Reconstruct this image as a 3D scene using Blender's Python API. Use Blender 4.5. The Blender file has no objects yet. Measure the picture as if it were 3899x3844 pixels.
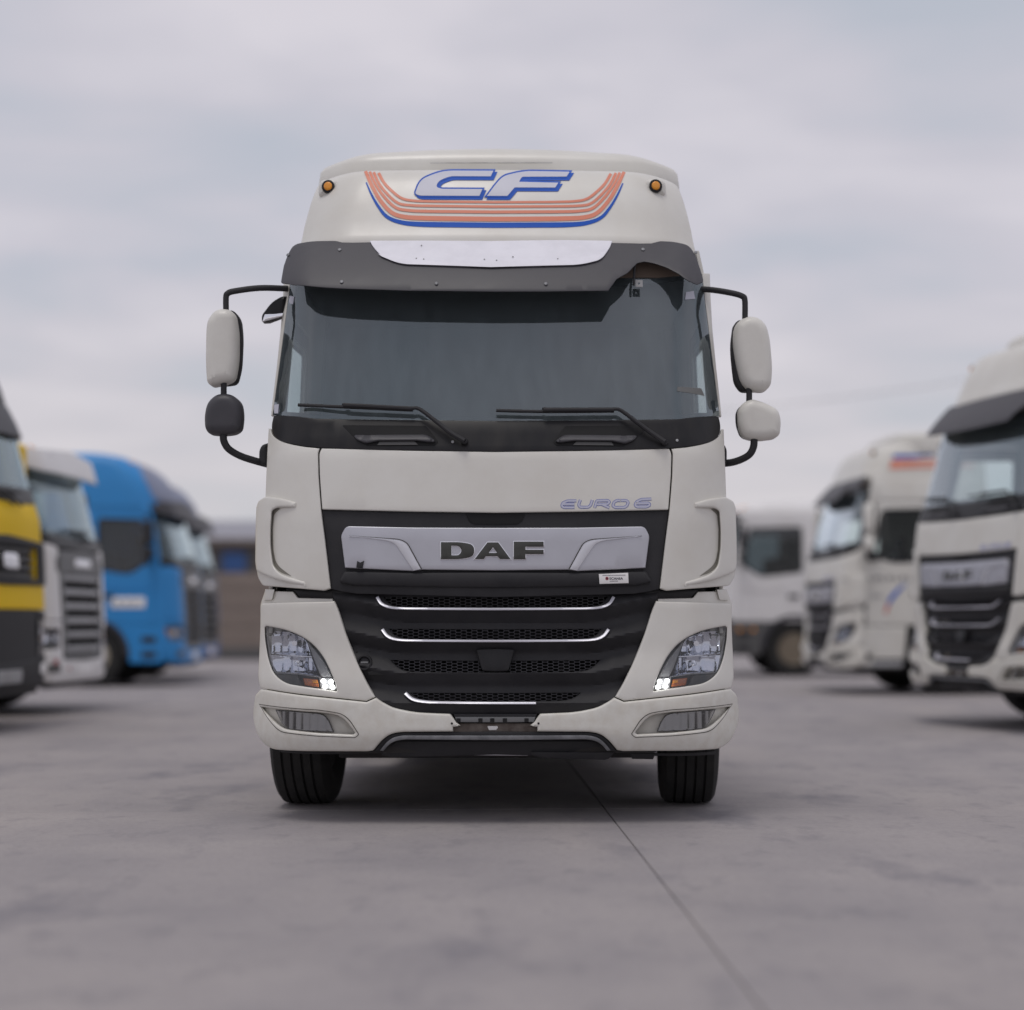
import bpy, bmesh, math, random
import numpy as np
from mathutils import Vector, Matrix
from mathutils.geometry import delaunay_2d_cdt
random.seed(7)
C = bpy.context.scene
COL = C.collection

# ------------------------------------------------------------------ camera, sky, sun, exposure
F, VX, VY, CAMH = 6450.0, 2100.0, 2361.0, 1.07      # focal length and principal point in photograph pixels
cam = bpy.data.cameras.new('camera'); camo = bpy.data.objects.new('camera', cam); COL.objects.link(camo)
camo.location = (0, 0, CAMH); camo.rotation_euler = (math.radians(90), 0, 0)
cam.sensor_width = 36; cam.lens = F/3899*36
cam.shift_x = -(VX-1949.5)/3899; cam.shift_y = (VY-1922)/3899
cam.clip_start = .05; cam.clip_end = 3000
cam.dof.use_dof = True; cam.dof.focus_distance = 8.98; cam.dof.aperture_fstop = .66
C.camera = camo
SUN_EL, SUN_AZ = math.radians(72), math.radians(205)   # azimuth clockwise from +Y: behind the camera
w = bpy.data.worlds.new('World'); C.world = w; w.use_nodes = True
nt = w.node_tree; N = nt.nodes; LK = nt.links; N.clear()
def nd(t, **k):
    n = N.new(t)
    for a, b in k.items(): setattr(n, a, b)
    return n
out = nd('ShaderNodeOutputWorld'); bg = nd('ShaderNodeBackground'); bg2 = nd('ShaderNodeBackground')
sky = nd('ShaderNodeTexSky', sky_type='NISHITA', sun_disc=False)
sky.sun_elevation = SUN_EL; sky.sun_rotation = SUN_AZ; sky.air_density = 1; sky.dust_density = 3
LK.new(sky.outputs[0], bg.inputs[0]); bg.inputs[1].default_value = .07
# overcast deck: soft clouds laid out on a flat layer overhead
tc = nd('ShaderNodeTexCoord'); sep = nd('ShaderNodeSeparateXYZ'); LK.new(tc.outputs['Generated'], sep.inputs[0])
ab = nd('ShaderNodeMath', operation='ABSOLUTE'); LK.new(sep.outputs[2], ab.inputs[0])
ad = nd('ShaderNodeMath', operation='ADD'); LK.new(ab.outputs[0], ad.inputs[0]); ad.inputs[1].default_value = .16
dx = nd('ShaderNodeMath', operation='DIVIDE'); LK.new(sep.outputs[0], dx.inputs[0]); LK.new(ad.outputs[0], dx.inputs[1])
dy = nd('ShaderNodeMath', operation='DIVIDE'); LK.new(sep.outputs[1], dy.inputs[0]); LK.new(ad.outputs[0], dy.inputs[1])
cb = nd('ShaderNodeCombineXYZ'); LK.new(dx.outputs[0], cb.inputs[0]); LK.new(dy.outputs[0], cb.inputs[1])
mp = nd('ShaderNodeMapping'); mp.inputs['Rotation'].default_value = (0, 0, .5); mp.inputs['Scale'].default_value = (.95, 1.25, 1)
mp.inputs['Location'].default_value = (2.3, .4, 0)
LK.new(cb.outputs[0], mp.inputs[0])
n1 = nd('ShaderNodeTexNoise'); LK.new(mp.outputs[0], n1.inputs['Vector'])
n1.inputs['Scale'].default_value = 1.4; n1.inputs['Detail'].default_value = 4.5; n1.inputs['Roughness'].default_value = .53; n1.inputs['Distortion'].default_value = .25
rp = nd('ShaderNodeValToRGB'); LK.new(n1.outputs[0], rp.inputs[0])
e = rp.color_ramp.elements
e[0].position = .34; e[0].color = (.51, .54, .615, 1); e[1].position = .65; e[1].color = (.72, .69, .745, 1)
m_ = rp.color_ramp.elements.new(.5); m_.color = (.615, .60, .665, 1)
# thin bright cloud towards the horizon
hz = nd('ShaderNodeMapRange'); LK.new(ab.outputs[0], hz.inputs[0]); hz.inputs[1].default_value = .0; hz.inputs[2].default_value = .2
hz.inputs[3].default_value = .5; hz.inputs[4].default_value = 0.
mx = nd('ShaderNodeMixRGB'); LK.new(hz.outputs[0], mx.inputs[0]); LK.new(rp.outputs[0], mx.inputs[1]); mx.inputs[2].default_value = (.74, .69, .66, 1)
LK.new(mx.outputs[0], bg2.inputs[0]); bg2.inputs[1].default_value = 1.0
ms = nd('ShaderNodeMixShader'); ms.inputs[0].default_value = .93
LK.new(bg.outputs[0], ms.inputs[1]); LK.new(bg2.outputs[0], ms.inputs[2]); LK.new(ms.outputs[0], out.inputs[0])
sl = bpy.data.lights.new('sun', 'SUN'); sl.energy = .9; sl.angle = math.radians(20); sl.color = (1, .96, .9)
so = bpy.data.objects.new('sun', sl); COL.objects.link(so)
so.rotation_euler = Vector((-math.sin(SUN_AZ)*math.cos(SUN_EL), -math.cos(SUN_AZ)*math.cos(SUN_EL), -math.sin(SUN_EL))).to_track_quat('-Z', 'Y').to_euler()
so.location = (0, 0, 30)
C.view_settings.view_transform = 'Standard'; C.view_settings.look = 'None'; C.view_settings.gamma = 1; C.view_settings.exposure = 0.0

# ------------------------------------------------------------------ materials
MAT = {}
def mat(name, col, rough=.5, metal=0., coat=0., dirt=.0, dirtcol=(.12, .1, .085), scale=3., bump=0., bscale=60., streak=False, emit=None, spec=.5):
    m = bpy.data.materials.new(name); m.use_nodes = True; t = m.node_tree; b = t.nodes['Principled BSDF']
    b.inputs['Base Color'].default_value = (*col, 1); b.inputs['Roughness'].default_value = rough; b.inputs['Metallic'].default_value = metal
    b.inputs['Coat Weight'].default_value = coat; b.inputs['Coat Roughness'].default_value = .22
    b.inputs['Specular IOR Level'].default_value = spec
    if emit: b.inputs['Emission Color'].default_value = (*emit[0], 1); b.inputs['Emission Strength'].default_value = emit[1]
    if dirt or bump:
        g = t.nodes.new('ShaderNodeNewGeometry'); mpp = t.nodes.new('ShaderNodeMapping'); t.links.new(g.outputs['Position'], mpp.inputs[0])
        if streak: mpp.inputs['Scale'].default_value = (6, 6, .35)
    if dirt:
        nz = t.nodes.new('ShaderNodeTexNoise'); nz.inputs['Scale'].default_value = scale; nz.inputs['Detail'].default_value = 7; nz.inputs['Roughness'].default_value = .62
        t.links.new(mpp.outputs[0], nz.inputs['Vector'])
        r = t.nodes.new('ShaderNodeMapRange'); r.inputs[1].default_value = .38; r.inputs[2].default_value = .78; r.inputs[3].default_value = 0; r.inputs[4].default_value = dirt
        t.links.new(nz.outputs[0], r.inputs[0])
        mi = t.nodes.new('ShaderNodeMixRGB'); mi.inputs[1].default_value = (*col, 1); mi.inputs[2].default_value = (*dirtcol, 1)
        t.links.new(r.outputs[0], mi.inputs[0]); t.links.new(mi.outputs[0], b.inputs['Base Color'])
        r2 = t.nodes.new('ShaderNodeMapRange'); r2.inputs[3].default_value = max(rough-.06, .02); r2.inputs[4].default_value = min(rough+.16, 1)
        t.links.new(nz.outputs[0], r2.inputs[0]); t.links.new(r2.outputs[0], b.inputs['Roughness'])
    if bump:
        nb = t.nodes.new('ShaderNodeTexNoise'); nb.inputs['Scale'].default_value = bscale; nb.inputs['Detail'].default_value = 4
        t.links.new(g.outputs['Position'], nb.inputs['Vector'])
        bp = t.nodes.new('ShaderNodeBump'); bp.inputs['Strength'].default_value = bump; bp.inputs['Distance'].default_value = .01
        t.links.new(nb.outputs[0], bp.inputs['Height']); t.links.new(bp.outputs[0], b.inputs['Normal'])
    MAT[name] = m; return m
def glass(name, tint=(.62, .7, .68), refl=1.0, film=.05, filmcol=(.3, .34, .36), gcol=(1, 1, 1)):
    m = bpy.data.materials.new(name); m.use_nodes = True; t = m.node_tree; t.nodes.clear()
    o = t.nodes.new('ShaderNodeOutputMaterial'); tr = t.nodes.new('ShaderNodeBsdfTransparent'); tr.inputs[0].default_value = (*tint, 1)
    gl = t.nodes.new('ShaderNodeBsdfGlossy'); gl.inputs['Roughness'].default_value = .02; gl.inputs[0].default_value = (*gcol, 1)
    df = t.nodes.new('ShaderNodeBsdfDiffuse'); df.inputs[0].default_value = (*filmcol, 1)
    fr = t.nodes.new('ShaderNodeFresnel'); fr.inputs[0].default_value = 1.5
    mu = t.nodes.new('ShaderNodeMath'); mu.operation = 'MULTIPLY'; mu.inputs[1].default_value = refl; mu.use_clamp = True
    t.links.new(fr.outputs[0], mu.inputs[0])
    g = t.nodes.new('ShaderNodeNewGeometry'); mpp = t.nodes.new('ShaderNodeMapping'); mpp.inputs['Scale'].default_value = (7, 7, .6); t.links.new(g.outputs['Position'], mpp.inputs[0])
    nz = t.nodes.new('ShaderNodeTexNoise'); nz.inputs['Scale'].default_value = 2.2; nz.inputs['Detail'].default_value = 8; t.links.new(mpp.outputs[0], nz.inputs['Vector'])
    r = t.nodes.new('ShaderNodeMapRange'); r.inputs[1].default_value = .3; r.inputs[2].default_value = .75; r.inputs[3].default_value = film*.78; r.inputs[4].default_value = film*1.22
    t.links.new(nz.outputs[0], r.inputs[0])
    a = t.nodes.new('ShaderNodeMixShader'); t.links.new(r.outputs[0], a.inputs[0]); t.links.new(tr.outputs[0], a.inputs[1]); t.links.new(df.outputs[0], a.inputs[2])
    b = t.nodes.new('ShaderNodeMixShader'); t.links.new(mu.outputs[0], b.inputs[0]); t.links.new(a.outputs[0], b.inputs[1]); t.links.new(gl.outputs[0], b.inputs[2])
    t.links.new(b.outputs[0], o.inputs[0]); MAT[name] = m; return m
mat('cream', (.695, .685, .642), .36, coat=.25, dirt=.3, dirtcol=(.45, .40, .32), scale=2.2, bump=.01, bscale=14)
mat('cream_bumper', (.695, .685, .635), .4, coat=.15, dirt=.4, dirtcol=(.47, .41, .32), scale=16, bump=.01, bscale=14)
mat('cream_mirror', (.69, .68, .635), .42, coat=.2, dirt=.25, dirtcol=(.4, .36, .3), scale=5)
mat('white', (.74, .73, .73), .36, coat=.3, dirt=.2, dirtcol=(.42, .38, .33), scale=1.5)
mat('yellow', (.84, .55, .0), .5, coat=0., dirt=.12, dirtcol=(.5, .32, .01), scale=1.5, spec=.25)
mat('blue', (.02, .245, .60), .42, coat=.1, dirt=.15, dirtcol=(.05, .16, .32), scale=1.5)
mat('deep_blue', (.03, .10, .34), .4, coat=.2, dirt=.15, scale=1.5)
mat('pale_blue_grey', (.22, .25, .36), .5, dirt=.2, scale=3)
mat('black_plastic', (.014, .014, .017), .62, dirt=.5, dirtcol=(.045, .044, .046), scale=5, bump=.12, bscale=260)
mat('gloss_black', (.010, .010, .012), .32, dirt=.3, dirtcol=(.05, .045, .04), scale=1.6, streak=True, spec=.3)
mat('visor_grey', (.044, .043, .051), .45, dirt=.4, dirtcol=(.09, .088, .095), scale=4, bump=.05, bscale=180)
mat('dark', (.006, .006, .007), .8)
mat('rubber', (.016, .016, .016), .85, dirt=.5, dirtcol=(.05, .047, .043), scale=9, bump=.15, bscale=120)
mat('chassis', (.02, .02, .021), .7, dirt=.5, dirtcol=(.06, .05, .045), scale=6)
mat('silver', (.52, .525, .57), .38, metal=.65, dirt=.25, dirtcol=(.35, .35, .37), scale=4)
mat('silver_bright', (.66, .665, .71), .36, metal=.5, dirt=.2, dirtcol=(.45, .45, .47), scale=4)
mat('chrome', (.80, .80, .84), .22, metal=.9)
mat('lamp_chrome', (.52, .54, .60), .07, metal=1.)
mat('trim_silver', (.72, .72, .79), .35, metal=.25)
mat('fog_reflector', (.26, .25, .24), .2, metal=.8)
mat('mirror_chrome', (.85, .86, .9), .06, metal=1.)
mat('grey_metal', (.17, .175, .185), .5, metal=.3, dirt=.6, dirtcol=(.45, .46, .48), scale=12)
mat('grey_plastic', (.16, .165, .17), .5, dirt=.3, scale=4)
mat('light_grey', (.36, .365, .375), .5, dirt=.3, scale=4)
mat('plate_white', (.80, .80, .86), .45, dirt=.3, dirtcol=(.5, .5, .54), scale=7)
mat('sign_white', (.82, .81, .80), .4)
mat('sign_dark', (.03, .025, .05), .5)
mat('sign_red', (.35, .02, .03), .5)
mat('decal_blue', (.008, .095, .50), .45, dirt=.08, scale=6, spec=.25)
mat('decal_orange', (.72, .23, .14), .4, dirt=.15, dirtcol=(.6, .3, .22), scale=6)
mat('decal_red', (.62, .1, .08), .4)
mat('decal_grey', (.56, .57, .65), .4, dirt=.2, dirtcol=(.48, .49, .56), scale=6)
mat('euro_blue', (.10, .13, .40), .4); mat('euro_grey', (.50, .51, .62), .4)
mat('letter_grey', (.055, .056, .05), .35, metal=.3)
mat('amber', (.85, .33, .02), .25, coat=.6); mat('amber_dark', (.45, .12, .02), .25, coat=.6)
mat('lamp_lit', (1, 1, 1), .3, emit=((1, 1, .97), 4.0))
mat('slot_shade', (.2, .19, .165), .8)  # shade tone put into the colour, for the strip inside the deflectors
mat('seam', (.05, .045, .035), .8)
mat('interior', (.11, .12, .125), .8, dirt=.3, scale=3); mat('interior_light', (.16, .165, .165), .8, dirt=.2, scale=3); mat('interior_dark', (.022, .023, .025), .7)
mat('rim', (.42, .38, .30), .5, metal=.2, dirt=.6, dirtcol=(.16, .12, .08), scale=7)
mat('rim_dark', (.2, .165, .12), .6, dirt=.6, dirtcol=(.08, .06, .045), scale=7)
mat('concrete_fence', (.24, .20, .175), .9, dirt=.5, dirtcol=(.16, .13, .11), scale=2, bump=.3, bscale=30)
mat('wall_brown', (.20, .175, .16), .9, dirt=.4, scale=2); mat('roof_grey', (.30, .30, .34), .8, dirt=.3, dirtcol=(.22, .22, .25), scale=.6)
mat('shutter_blue', (.045, .13, .36), .6, dirt=.2, scale=3); mat('wood', (.12, .09, .07), .9, dirt=.4, scale=5)
mat('steel_dark', (.09, .09, .09), .6)
mat('rust', (.10, .08, .068), .8, dirt=.6, dirtcol=(.3, .27, .24), scale=20)
glass('windshield_glass', tint=(.80, .88, .89), refl=3.0, film=.125, filmcol=(.38, .46, .50), gcol=(.86, .95, 1.0))
glass('cab_glass', tint=(.6, .76, .8), refl=1.8, film=.07, filmcol=(.28, .38, .41), gcol=(.78, .92, .96))
glass('side_glass', tint=(.86, .94, .92), refl=.5, film=.02)
glass('dark_side_glass', tint=(.28, .33, .35), refl=1.5, film=.05)
glass('lens_glass', tint=(.93, .94, .96), refl=1.2, film=.02)
m = mat('concrete_ground', (.31, .285, .285), .88, dirt=0)
t = m.node_tree; b = t.nodes['Principled BSDF']; g = t.nodes.new('ShaderNodeNewGeometry')
def gn(scale, det, sx=1, sy=1, rot=0):
    mpp = t.nodes.new('ShaderNodeMapping'); mpp.inputs['Scale'].default_value = (sx, sy, 1); mpp.inputs['Rotation'].default_value = (0, 0, rot)
    t.links.new(g.outputs['Position'], mpp.inputs[0])
    n = t.nodes.new('ShaderNodeTexNoise'); n.inputs['Scale'].default_value = scale; n.inputs['Detail'].default_value = det; n.inputs['Roughness'].default_value = .6
    t.links.new(mpp.outputs[0], n.inputs['Vector']); return n
def grng(n, a, b_, lo, hi):
    r = t.nodes.new('ShaderNodeMapRange'); r.inputs[1].default_value = a; r.inputs[2].default_value = b_; r.inputs[3].default_value = lo; r.inputs[4].default_value = hi
    t.links.new(n.outputs[0], r.inputs[0]); return r
def gmix(fac, a, col):
    mi = t.nodes.new('ShaderNodeMixRGB'); t.links.new(fac.outputs[0], mi.inputs[0])
    if isinstance(a, tuple): mi.inputs[1].default_value = (*a, 1)
    else: t.links.new(a.outputs[0], mi.inputs[1])
    mi.inputs[2].default_value = (*col, 1); return mi
c_ = gmix(grng(gn(.9, 6), .35, .7, 0, 1), (.345, .318, .318), (.268, .25, .26))
c_ = gmix(grng(gn(1.6, 5, 1, .45, .3), .55, .72, 0, .85), c_, (.17, .163, .185))      # oil and tyre stains
c_ = gmix(grng(gn(.35, 4, 2.2, .5, -.06), .5, .75, 0, .6), c_, (.40, .362, .345))
c_ = gmix(grng(gn(5, 6, 1, .6), .55, .7, 0, .5), c_, (.2, .19, .205))
c_ = gmix(grng(gn(30, 6), .45, .75, 0, .35), c_, (.2, .185, .185))
t.links.new(c_.outputs[0], b.inputs['Base Color'])
bp = t.nodes.new('ShaderNodeBump'); bp.inputs['Strength'].default_value = .35; bp.inputs['Distance'].default_value = .02
t.links.new(gn(45, 8).outputs[0], bp.inputs['Height']); t.links.new(bp.outputs[0], b.inputs['Normal'])

# ------------------------------------------------------------------ mesh helpers
def empty(name, loc, rz=0, label=None, cat=None, group=None):
    o = bpy.data.objects.new(name, None); COL.objects.link(o); o.location = loc; o.rotation_euler = (0, 0, rz)
    o.empty_display_size = .2
    if label: o['label'] = label; o['category'] = cat
    if group: o['group'] = group
    return o
def mesh(name, V, Fc, m, parent=None, smooth=35, kind=None):
    me = bpy.data.meshes.new(name); me.from_pydata([tuple(v) for v in V], [], Fc)
    bm = bmesh.new(); bm.from_mesh(me); bmesh.ops.recalc_face_normals(bm, faces=bm.faces); bm.to_mesh(me); bm.free()
    if smooth:
        me.shade_smooth(); me.set_sharp_from_angle(angle=math.radians(smooth))
    me.materials.append(MAT[m]); o = bpy.data.objects.new(name, me); COL.objects.link(o)
    if parent: o.parent = parent
    if kind: o['kind'] = kind
    return o
def area2(p): return sum(p[i][0]*p[(i+1) % len(p)][1]-p[(i+1) % len(p)][0]*p[i][1] for i in range(len(p)))
def fillet(pts, closed=True, seg=7):
    n = len(pts); o = []
    for i, p in enumerate(pts):
        r = p[2] if len(p) > 2 else 0
        if not r or (not closed and i in (0, n-1)): o.append((p[0], p[1])); continue
        P = Vector(p[:2]); A = Vector(pts[i-1][:2])-P; B = Vector(pts[(i+1) % n][:2])-P
        la, lb = A.length, B.length; A /= la; B /= lb
        ang = A.angle(B, math.pi)
        if ang > math.pi-.03: o.append((p[0], p[1])); continue
        d = min(max(r, r/math.tan(ang/2)), la*.49, lb*.49)
        a, b = P+A*d, P+B*d
        for k in range(seg+1):
            s = k/seg; q = a*(1-s)**2+P*2*s*(1-s)+b*s*s; o.append((q.x, q.y))
    return o
def resample(lp, step, closed=True):
    o = []; n = len(lp)
    for i in range(n if closed else n-1):
        a, b = lp[i], lp[(i+1) % n]; d = math.hypot(b[0]-a[0], b[1]-a[1])
        if d < 1e-6: continue
        k = max(1, int(math.ceil(d/step)))
        for j in range(k): o.append((a[0]+(b[0]-a[0])*j/k, a[1]+(b[1]-a[1])*j/k))
    if not closed: o.append(lp[-1])
    return o
def inset(lp, d):
    n = len(lp); o = []
    for i in range(n):
        p = Vector(lp[i]); a = (p-Vector(lp[i-1])); b = (Vector(lp[(i+1) % n])-p)
        if a.length < 1e-9 or b.length < 1e-9: o.append(tuple(p)); continue
        a.normalize(); b.normalize(); na = Vector((-a.y, a.x)); nb = Vector((-b.y, b.x)); s = na+nb
        if s.length < .2: o.append(tuple(p+na*d)); continue
        s.normalize(); o.append(tuple(p+s*(d/max(.45, s.dot(na)))))
    return o
def pip(P, lp):
    P = np.asarray(P, float); L = np.asarray(lp, float); x, y = P[:, 0:1], P[:, 1:2]
    x1, y1 = L[:, 0], L[:, 1]; x2, y2 = np.roll(x1, -1), np.roll(y1, -1)
    with np.errstate(divide='ignore', invalid='ignore'):
        c = ((y1 > y) != (y2 > y)) & (x < (x2-x1)*(y-y1)/(y2-y1)+x1)
    return c.sum(1) % 2 == 1
def inside(P, loops):
    r = pip(P, loops[0])
    for h in loops[1:]: r &= ~pip(P, h)
    return r
def cap(loops, grid):
    pts = []; ed = []
    for lp in loops:
        s = len(pts); pts += [tuple(p) for p in lp]; ed += [(s+i, s+(i+1) % len(lp)) for i in range(len(lp))]
    nb = len(pts)
    L = np.asarray(loops[0]); lo, hi = L.min(0), L.max(0)
    gx = np.arange(lo[0]+grid*.5, hi[0], grid); gz = np.arange(lo[1]+grid*.5, hi[1], grid)
    if len(gx)*len(gz):
        G = np.array([(x+(.5*grid if j % 2 else 0), z) for j, z in enumerate(gz) for x in gx])
        G = G[inside(G, loops)]
        if len(G):
            Bp = np.array(pts); d = np.sqrt(((G[:, None, :]-Bp[None])**2).sum(2)).min(1); pts += [tuple(p) for p in G[d > grid*.35]]
    r = delaunay_2d_cdt([Vector(p) for p in pts], ed, [], 0, 1e-7)
    vo, fo, orig = r[0], r[2], r[3]
    mp_ = []; 
    for i, ol in enumerate(orig):
        if ol: mp_.append(ol[0])
        else: pts.append((vo[i].x, vo[i].y)); mp_.append(len(pts)-1)
    if not fo: return pts, [], nb
    cen = np.array([[sum(vo[i][k] for i in f)/len(f) for k in (0, 1)] for f in fo]); ok = inside(cen, loops)
    return pts, [tuple(mp_[i] for i in f) for f, q in zip(fo, ok) if q], nb
def panel(name, outer, m, parent, S, holes=(), t=.012, b=.003, step=.03, grid=.06, bseg=2, back=True, flip=False, smooth=35, kind=None):
    """thick plate: 2-D outline laid on the surface S(u, v, depth) with rounded rim"""
    loops = []
    for k, lp in enumerate([outer]+list(holes)):
        lp = resample(lp, step); a = area2(lp)
        if (a < 0) == (k == 0): lp = lp[::-1]
        loops.append(lp)
    ins = [inset(lp, b) for lp in loops] if b else loops
    pts, tri, nb = cap(ins, grid)
    V = [S(p[0], p[1], 0) for p in pts]; Fc = list(tri)
    prof = [(b*(1-math.sin(k/bseg*math.pi/2)), b*(1-math.cos(k/bseg*math.pi/2))) for k in range(1, bseg+1)] if b else []
    if t > b: prof.append((0, t))
    s = 0; 
    for lp in loops:
        n = len(lp); prev = list(range(s, s+n)); s += n
        for (i_, dep) in prof:
            q = inset(lp, i_) if i_ > 1e-9 else lp
            cur = list(range(len(V), len(V)+n)); V += [S(p[0], p[1], dep) for p in q]
            Fc += [(prev[i], prev[(i+1) % n], cur[(i+1) % n], cur[i]) for i in range(n)]; prev = cur
        lp_last = prev
        if back: 
            if not hasattr(panel, 'bk') or s == n: panel.bk = {}
            for i in range(n): panel.bk[s-n+i] = prev[i]
    if back and t > 0:
        bk = panel.bk; add = {}
        def bv(i):
            if i in bk: return bk[i]
            if i not in add: add[i] = len(V); V.append(S(pts[i][0], pts[i][1], t))
            return add[i]
        Fc += [tuple(reversed([bv(i) for i in f])) for f in tri]
    return mesh(name, V, Fc, m, parent, smooth, kind)
def sheet(name, outer, m, parent, S, step=.03, grid=.06, holes=()):
    loops = [resample(l, step) for l in [outer]+list(holes)]
    pts, tri, nb = cap(loops, grid); return mesh(name, [S(p[0], p[1], 0) for p in pts], tri, m, parent, 60)
def ribbon(path, w):
    """polygon around an open path with a width per point"""
    n = len(path); A = []; B = []
    for i in range(n):
        a = Vector(path[max(0, i-1)][:2]); b = Vector(path[min(n-1, i+1)][:2]); d = (b-a).normalized(); nn = Vector((-d.y, d.x))
        ww = (w[i] if isinstance(w, (list, tuple)) else w)/2; p = Vector(path[i][:2]); A.append(tuple(p+nn*ww)); B.append(tuple(p-nn*ww))
    return A+B[::-1]
def spl(pts, n=6):
    """Catmull-Rom through the points"""
    P = [Vector(p) for p in pts]; o = []
    for i in range(len(P)-1):
        a = P[i-1] if i else P[0]*2-P[1]; b, c = P[i], P[i+1]; d = P[i+2] if i+2 < len(P) else P[-1]*2-P[-2]
        for k in range(n):
            s = k/n; o.append(.5*((2*b)+(c-a)*s+(2*a-5*b+4*c-d)*s*s+(3*b-a-3*c+d)*s**3))
    o.append(P[-1]); return o
def tube(name, path, r, m, parent, seg=10, sm=6, flat=1.0):
    P = spl(path, sm) if sm else [Vector(p) for p in path]; V = []; Fc = []; n = len(P); up = None
    for i in range(n):
        T = (P[min(n-1, i+1)]-P[max(0, i-1)]).normalized()
        if up is None: up = T.cross(Vector((0, 0, 1)) if abs(T.z) < .9 else Vector((0, 1, 0))).normalized()
        up = (up-T*up.dot(T)).normalized(); sd = T.cross(up)
        rr = r[0]+(r[1]-r[0])*i/(n-1) if isinstance(r, tuple) else r
        V += [P[i]+(up*math.cos(2*math.pi*k/seg)*flat+sd*math.sin(2*math.pi*k/seg))*rr for k in range(seg)]
    for i in range(n-1): Fc += [(i*seg+k, i*seg+(k+1) % seg, (i+1)*seg+(k+1) % seg, (i+1)*seg+k) for k in range(seg)]
    Fc += [tuple(range(seg))[::-1], tuple((n-1)*seg+k for k in range(seg))]
    return mesh(name, V, Fc, m, parent, 40)
def box(name, x0, x1, y0, y1, z0, z1, m, parent=None, bev=.006):
    bm = bmesh.new(); bmesh.ops.create_cube(bm, size=1)
    for v in bm.verts: v.co = ((x0+x1)/2+v.co.x*(x1-x0), (y0+y1)/2+v.co.y*(y1-y0), (z0+z1)/2+v.co.z*(z1-z0))
    if bev: bmesh.ops.bevel(bm, geom=bm.edges[:], offset=bev, segments=2, affect='EDGES', profile=.7)
    me = bpy.data.meshes.new(name); bm.to_mesh(me); bm.free(); me.shade_smooth(); me.set_sharp_from_angle(angle=.6); me.materials.append(MAT[m])
    o = bpy.data.objects.new(name, me); COL.objects.link(o); o.parent = parent; return o
def lathe(name, prof, axis_o, m, parent, seg=48, axis='x', rz=0):
    """profile of (along axis, radius) turned about an axis through axis_o"""
    V = []; Fc = []; n = len(prof); R = Matrix.Rotation(rz, 3, 'Z')
    for (a, r) in prof:
        for k in range(seg):
            c, s = math.cos(2*math.pi*k/seg)*r, math.sin(2*math.pi*k/seg)*r
            v = Vector((a, c, s)) if axis == 'x' else Vector((c, a, s)) if axis == 'y' else Vector((c, s, a)); V.append(Vector(axis_o)+R @ v)
    for i in range(n-1): Fc += [(i*seg+k, i*seg+(k+1) % seg, (i+1)*seg+(k+1) % seg, (i+1)*seg+k) for k in range(seg)]
    for i in (0, n-1):
        if prof[i][1] > 1e-4: Fc.append(tuple(i*seg+k for k in range(seg)))
    return mesh(name, V, Fc, m, parent, 40)
def loft(name, levels, m, parent, cap_top=True, cap_bot=False):
    V = []; Fc = []; n = len(levels[0])
    for L in levels: V += L
    for i in range(len(levels)-1): Fc += [(i*n+k, i*n+(k+1) % n, (i+1)*n+(k+1) % n, (i+1)*n+k) for k in range(n)]
    if cap_top: Fc.append(tuple((len(levels)-1)*n+k for k in range(n)))
    if cap_bot: Fc.append(tuple(range(n)))
    return mesh(name, V, Fc, m, parent, 40)
def lerp_tab(tab):
    xs = [a for a, _ in tab]; ys = [b for _, b in tab]
    def f(z): return float(np.interp(z, xs, ys))
    return f
def smooth_tab(tab):
    f = lerp_tab(tab)
    def g(z): return (f(z-.03)+2*f(z)+f(z+.03))/4
    return g
def mir(lp): return [(-x, z) for x, z in lp]
def both(lp): return lp+mir(lp)[::-1]
def circ(x, z, r, n=24, rz=None): return [(x+r*math.cos(2*math.pi*k/n), z+(rz or r)*math.sin(2*math.pi*k/n)) for k in range(n)]
def rect(x0, z0, x1, z1, r=0): return fillet([(x0, z0, r), (x1, z0, r), (x1, z1, r), (x0, z1, r)])

def wheel(parent, x, y, r, w_, rimm='rim', rz=0, dual=False, face=1):
    """tyre with tread grooves, rim disc, hub; x is the centre of the tyre"""
    e_ = empty('wheel', (x, y, r)); e_.parent = parent; e_.rotation_euler = (0, 0, rz)
    h = w_/2; pr = [(-h*.72, r*.58), (-h*.97, r*.70), (-h, r*.82), (-h*.93, r*.93), (-h*.80, r*.985)]
    for g_ in (-.5, -.17, .17, .5):
        pr += [(h*(g_-.045), r), (h*(g_-.03), r-.016), (h*(g_+.03), r-.016), (h*(g_+.045), r)]
    pr += [(h*.80, r*.985), (h*.93, r*.93), (h, r*.82), (h*.97, r*.70), (h*.72, r*.58)]
    lathe('tyre', pr, (0, 0, 0), 'rubber', e_, 72)
    f = face
    lathe('rim', [(f*h*.75, r*.585), (f*h*.55, r*.55), (f*h*.1, r*.50), (f*h*.05, r*.34), (f*h*.35, r*.30), (f*h*.4, r*.17), (f*h*.7, r*.15), (f*h*.72, 0.001)], (0, 0, 0), rimm, e_, 40)
    lathe('rim', [(-f*h*.75, r*.585), (-f*h*.3, r*.5), (-f*h*.1, r*.5)], (0, 0, 0), 'chassis', e_, 40)
    return e_

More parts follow.
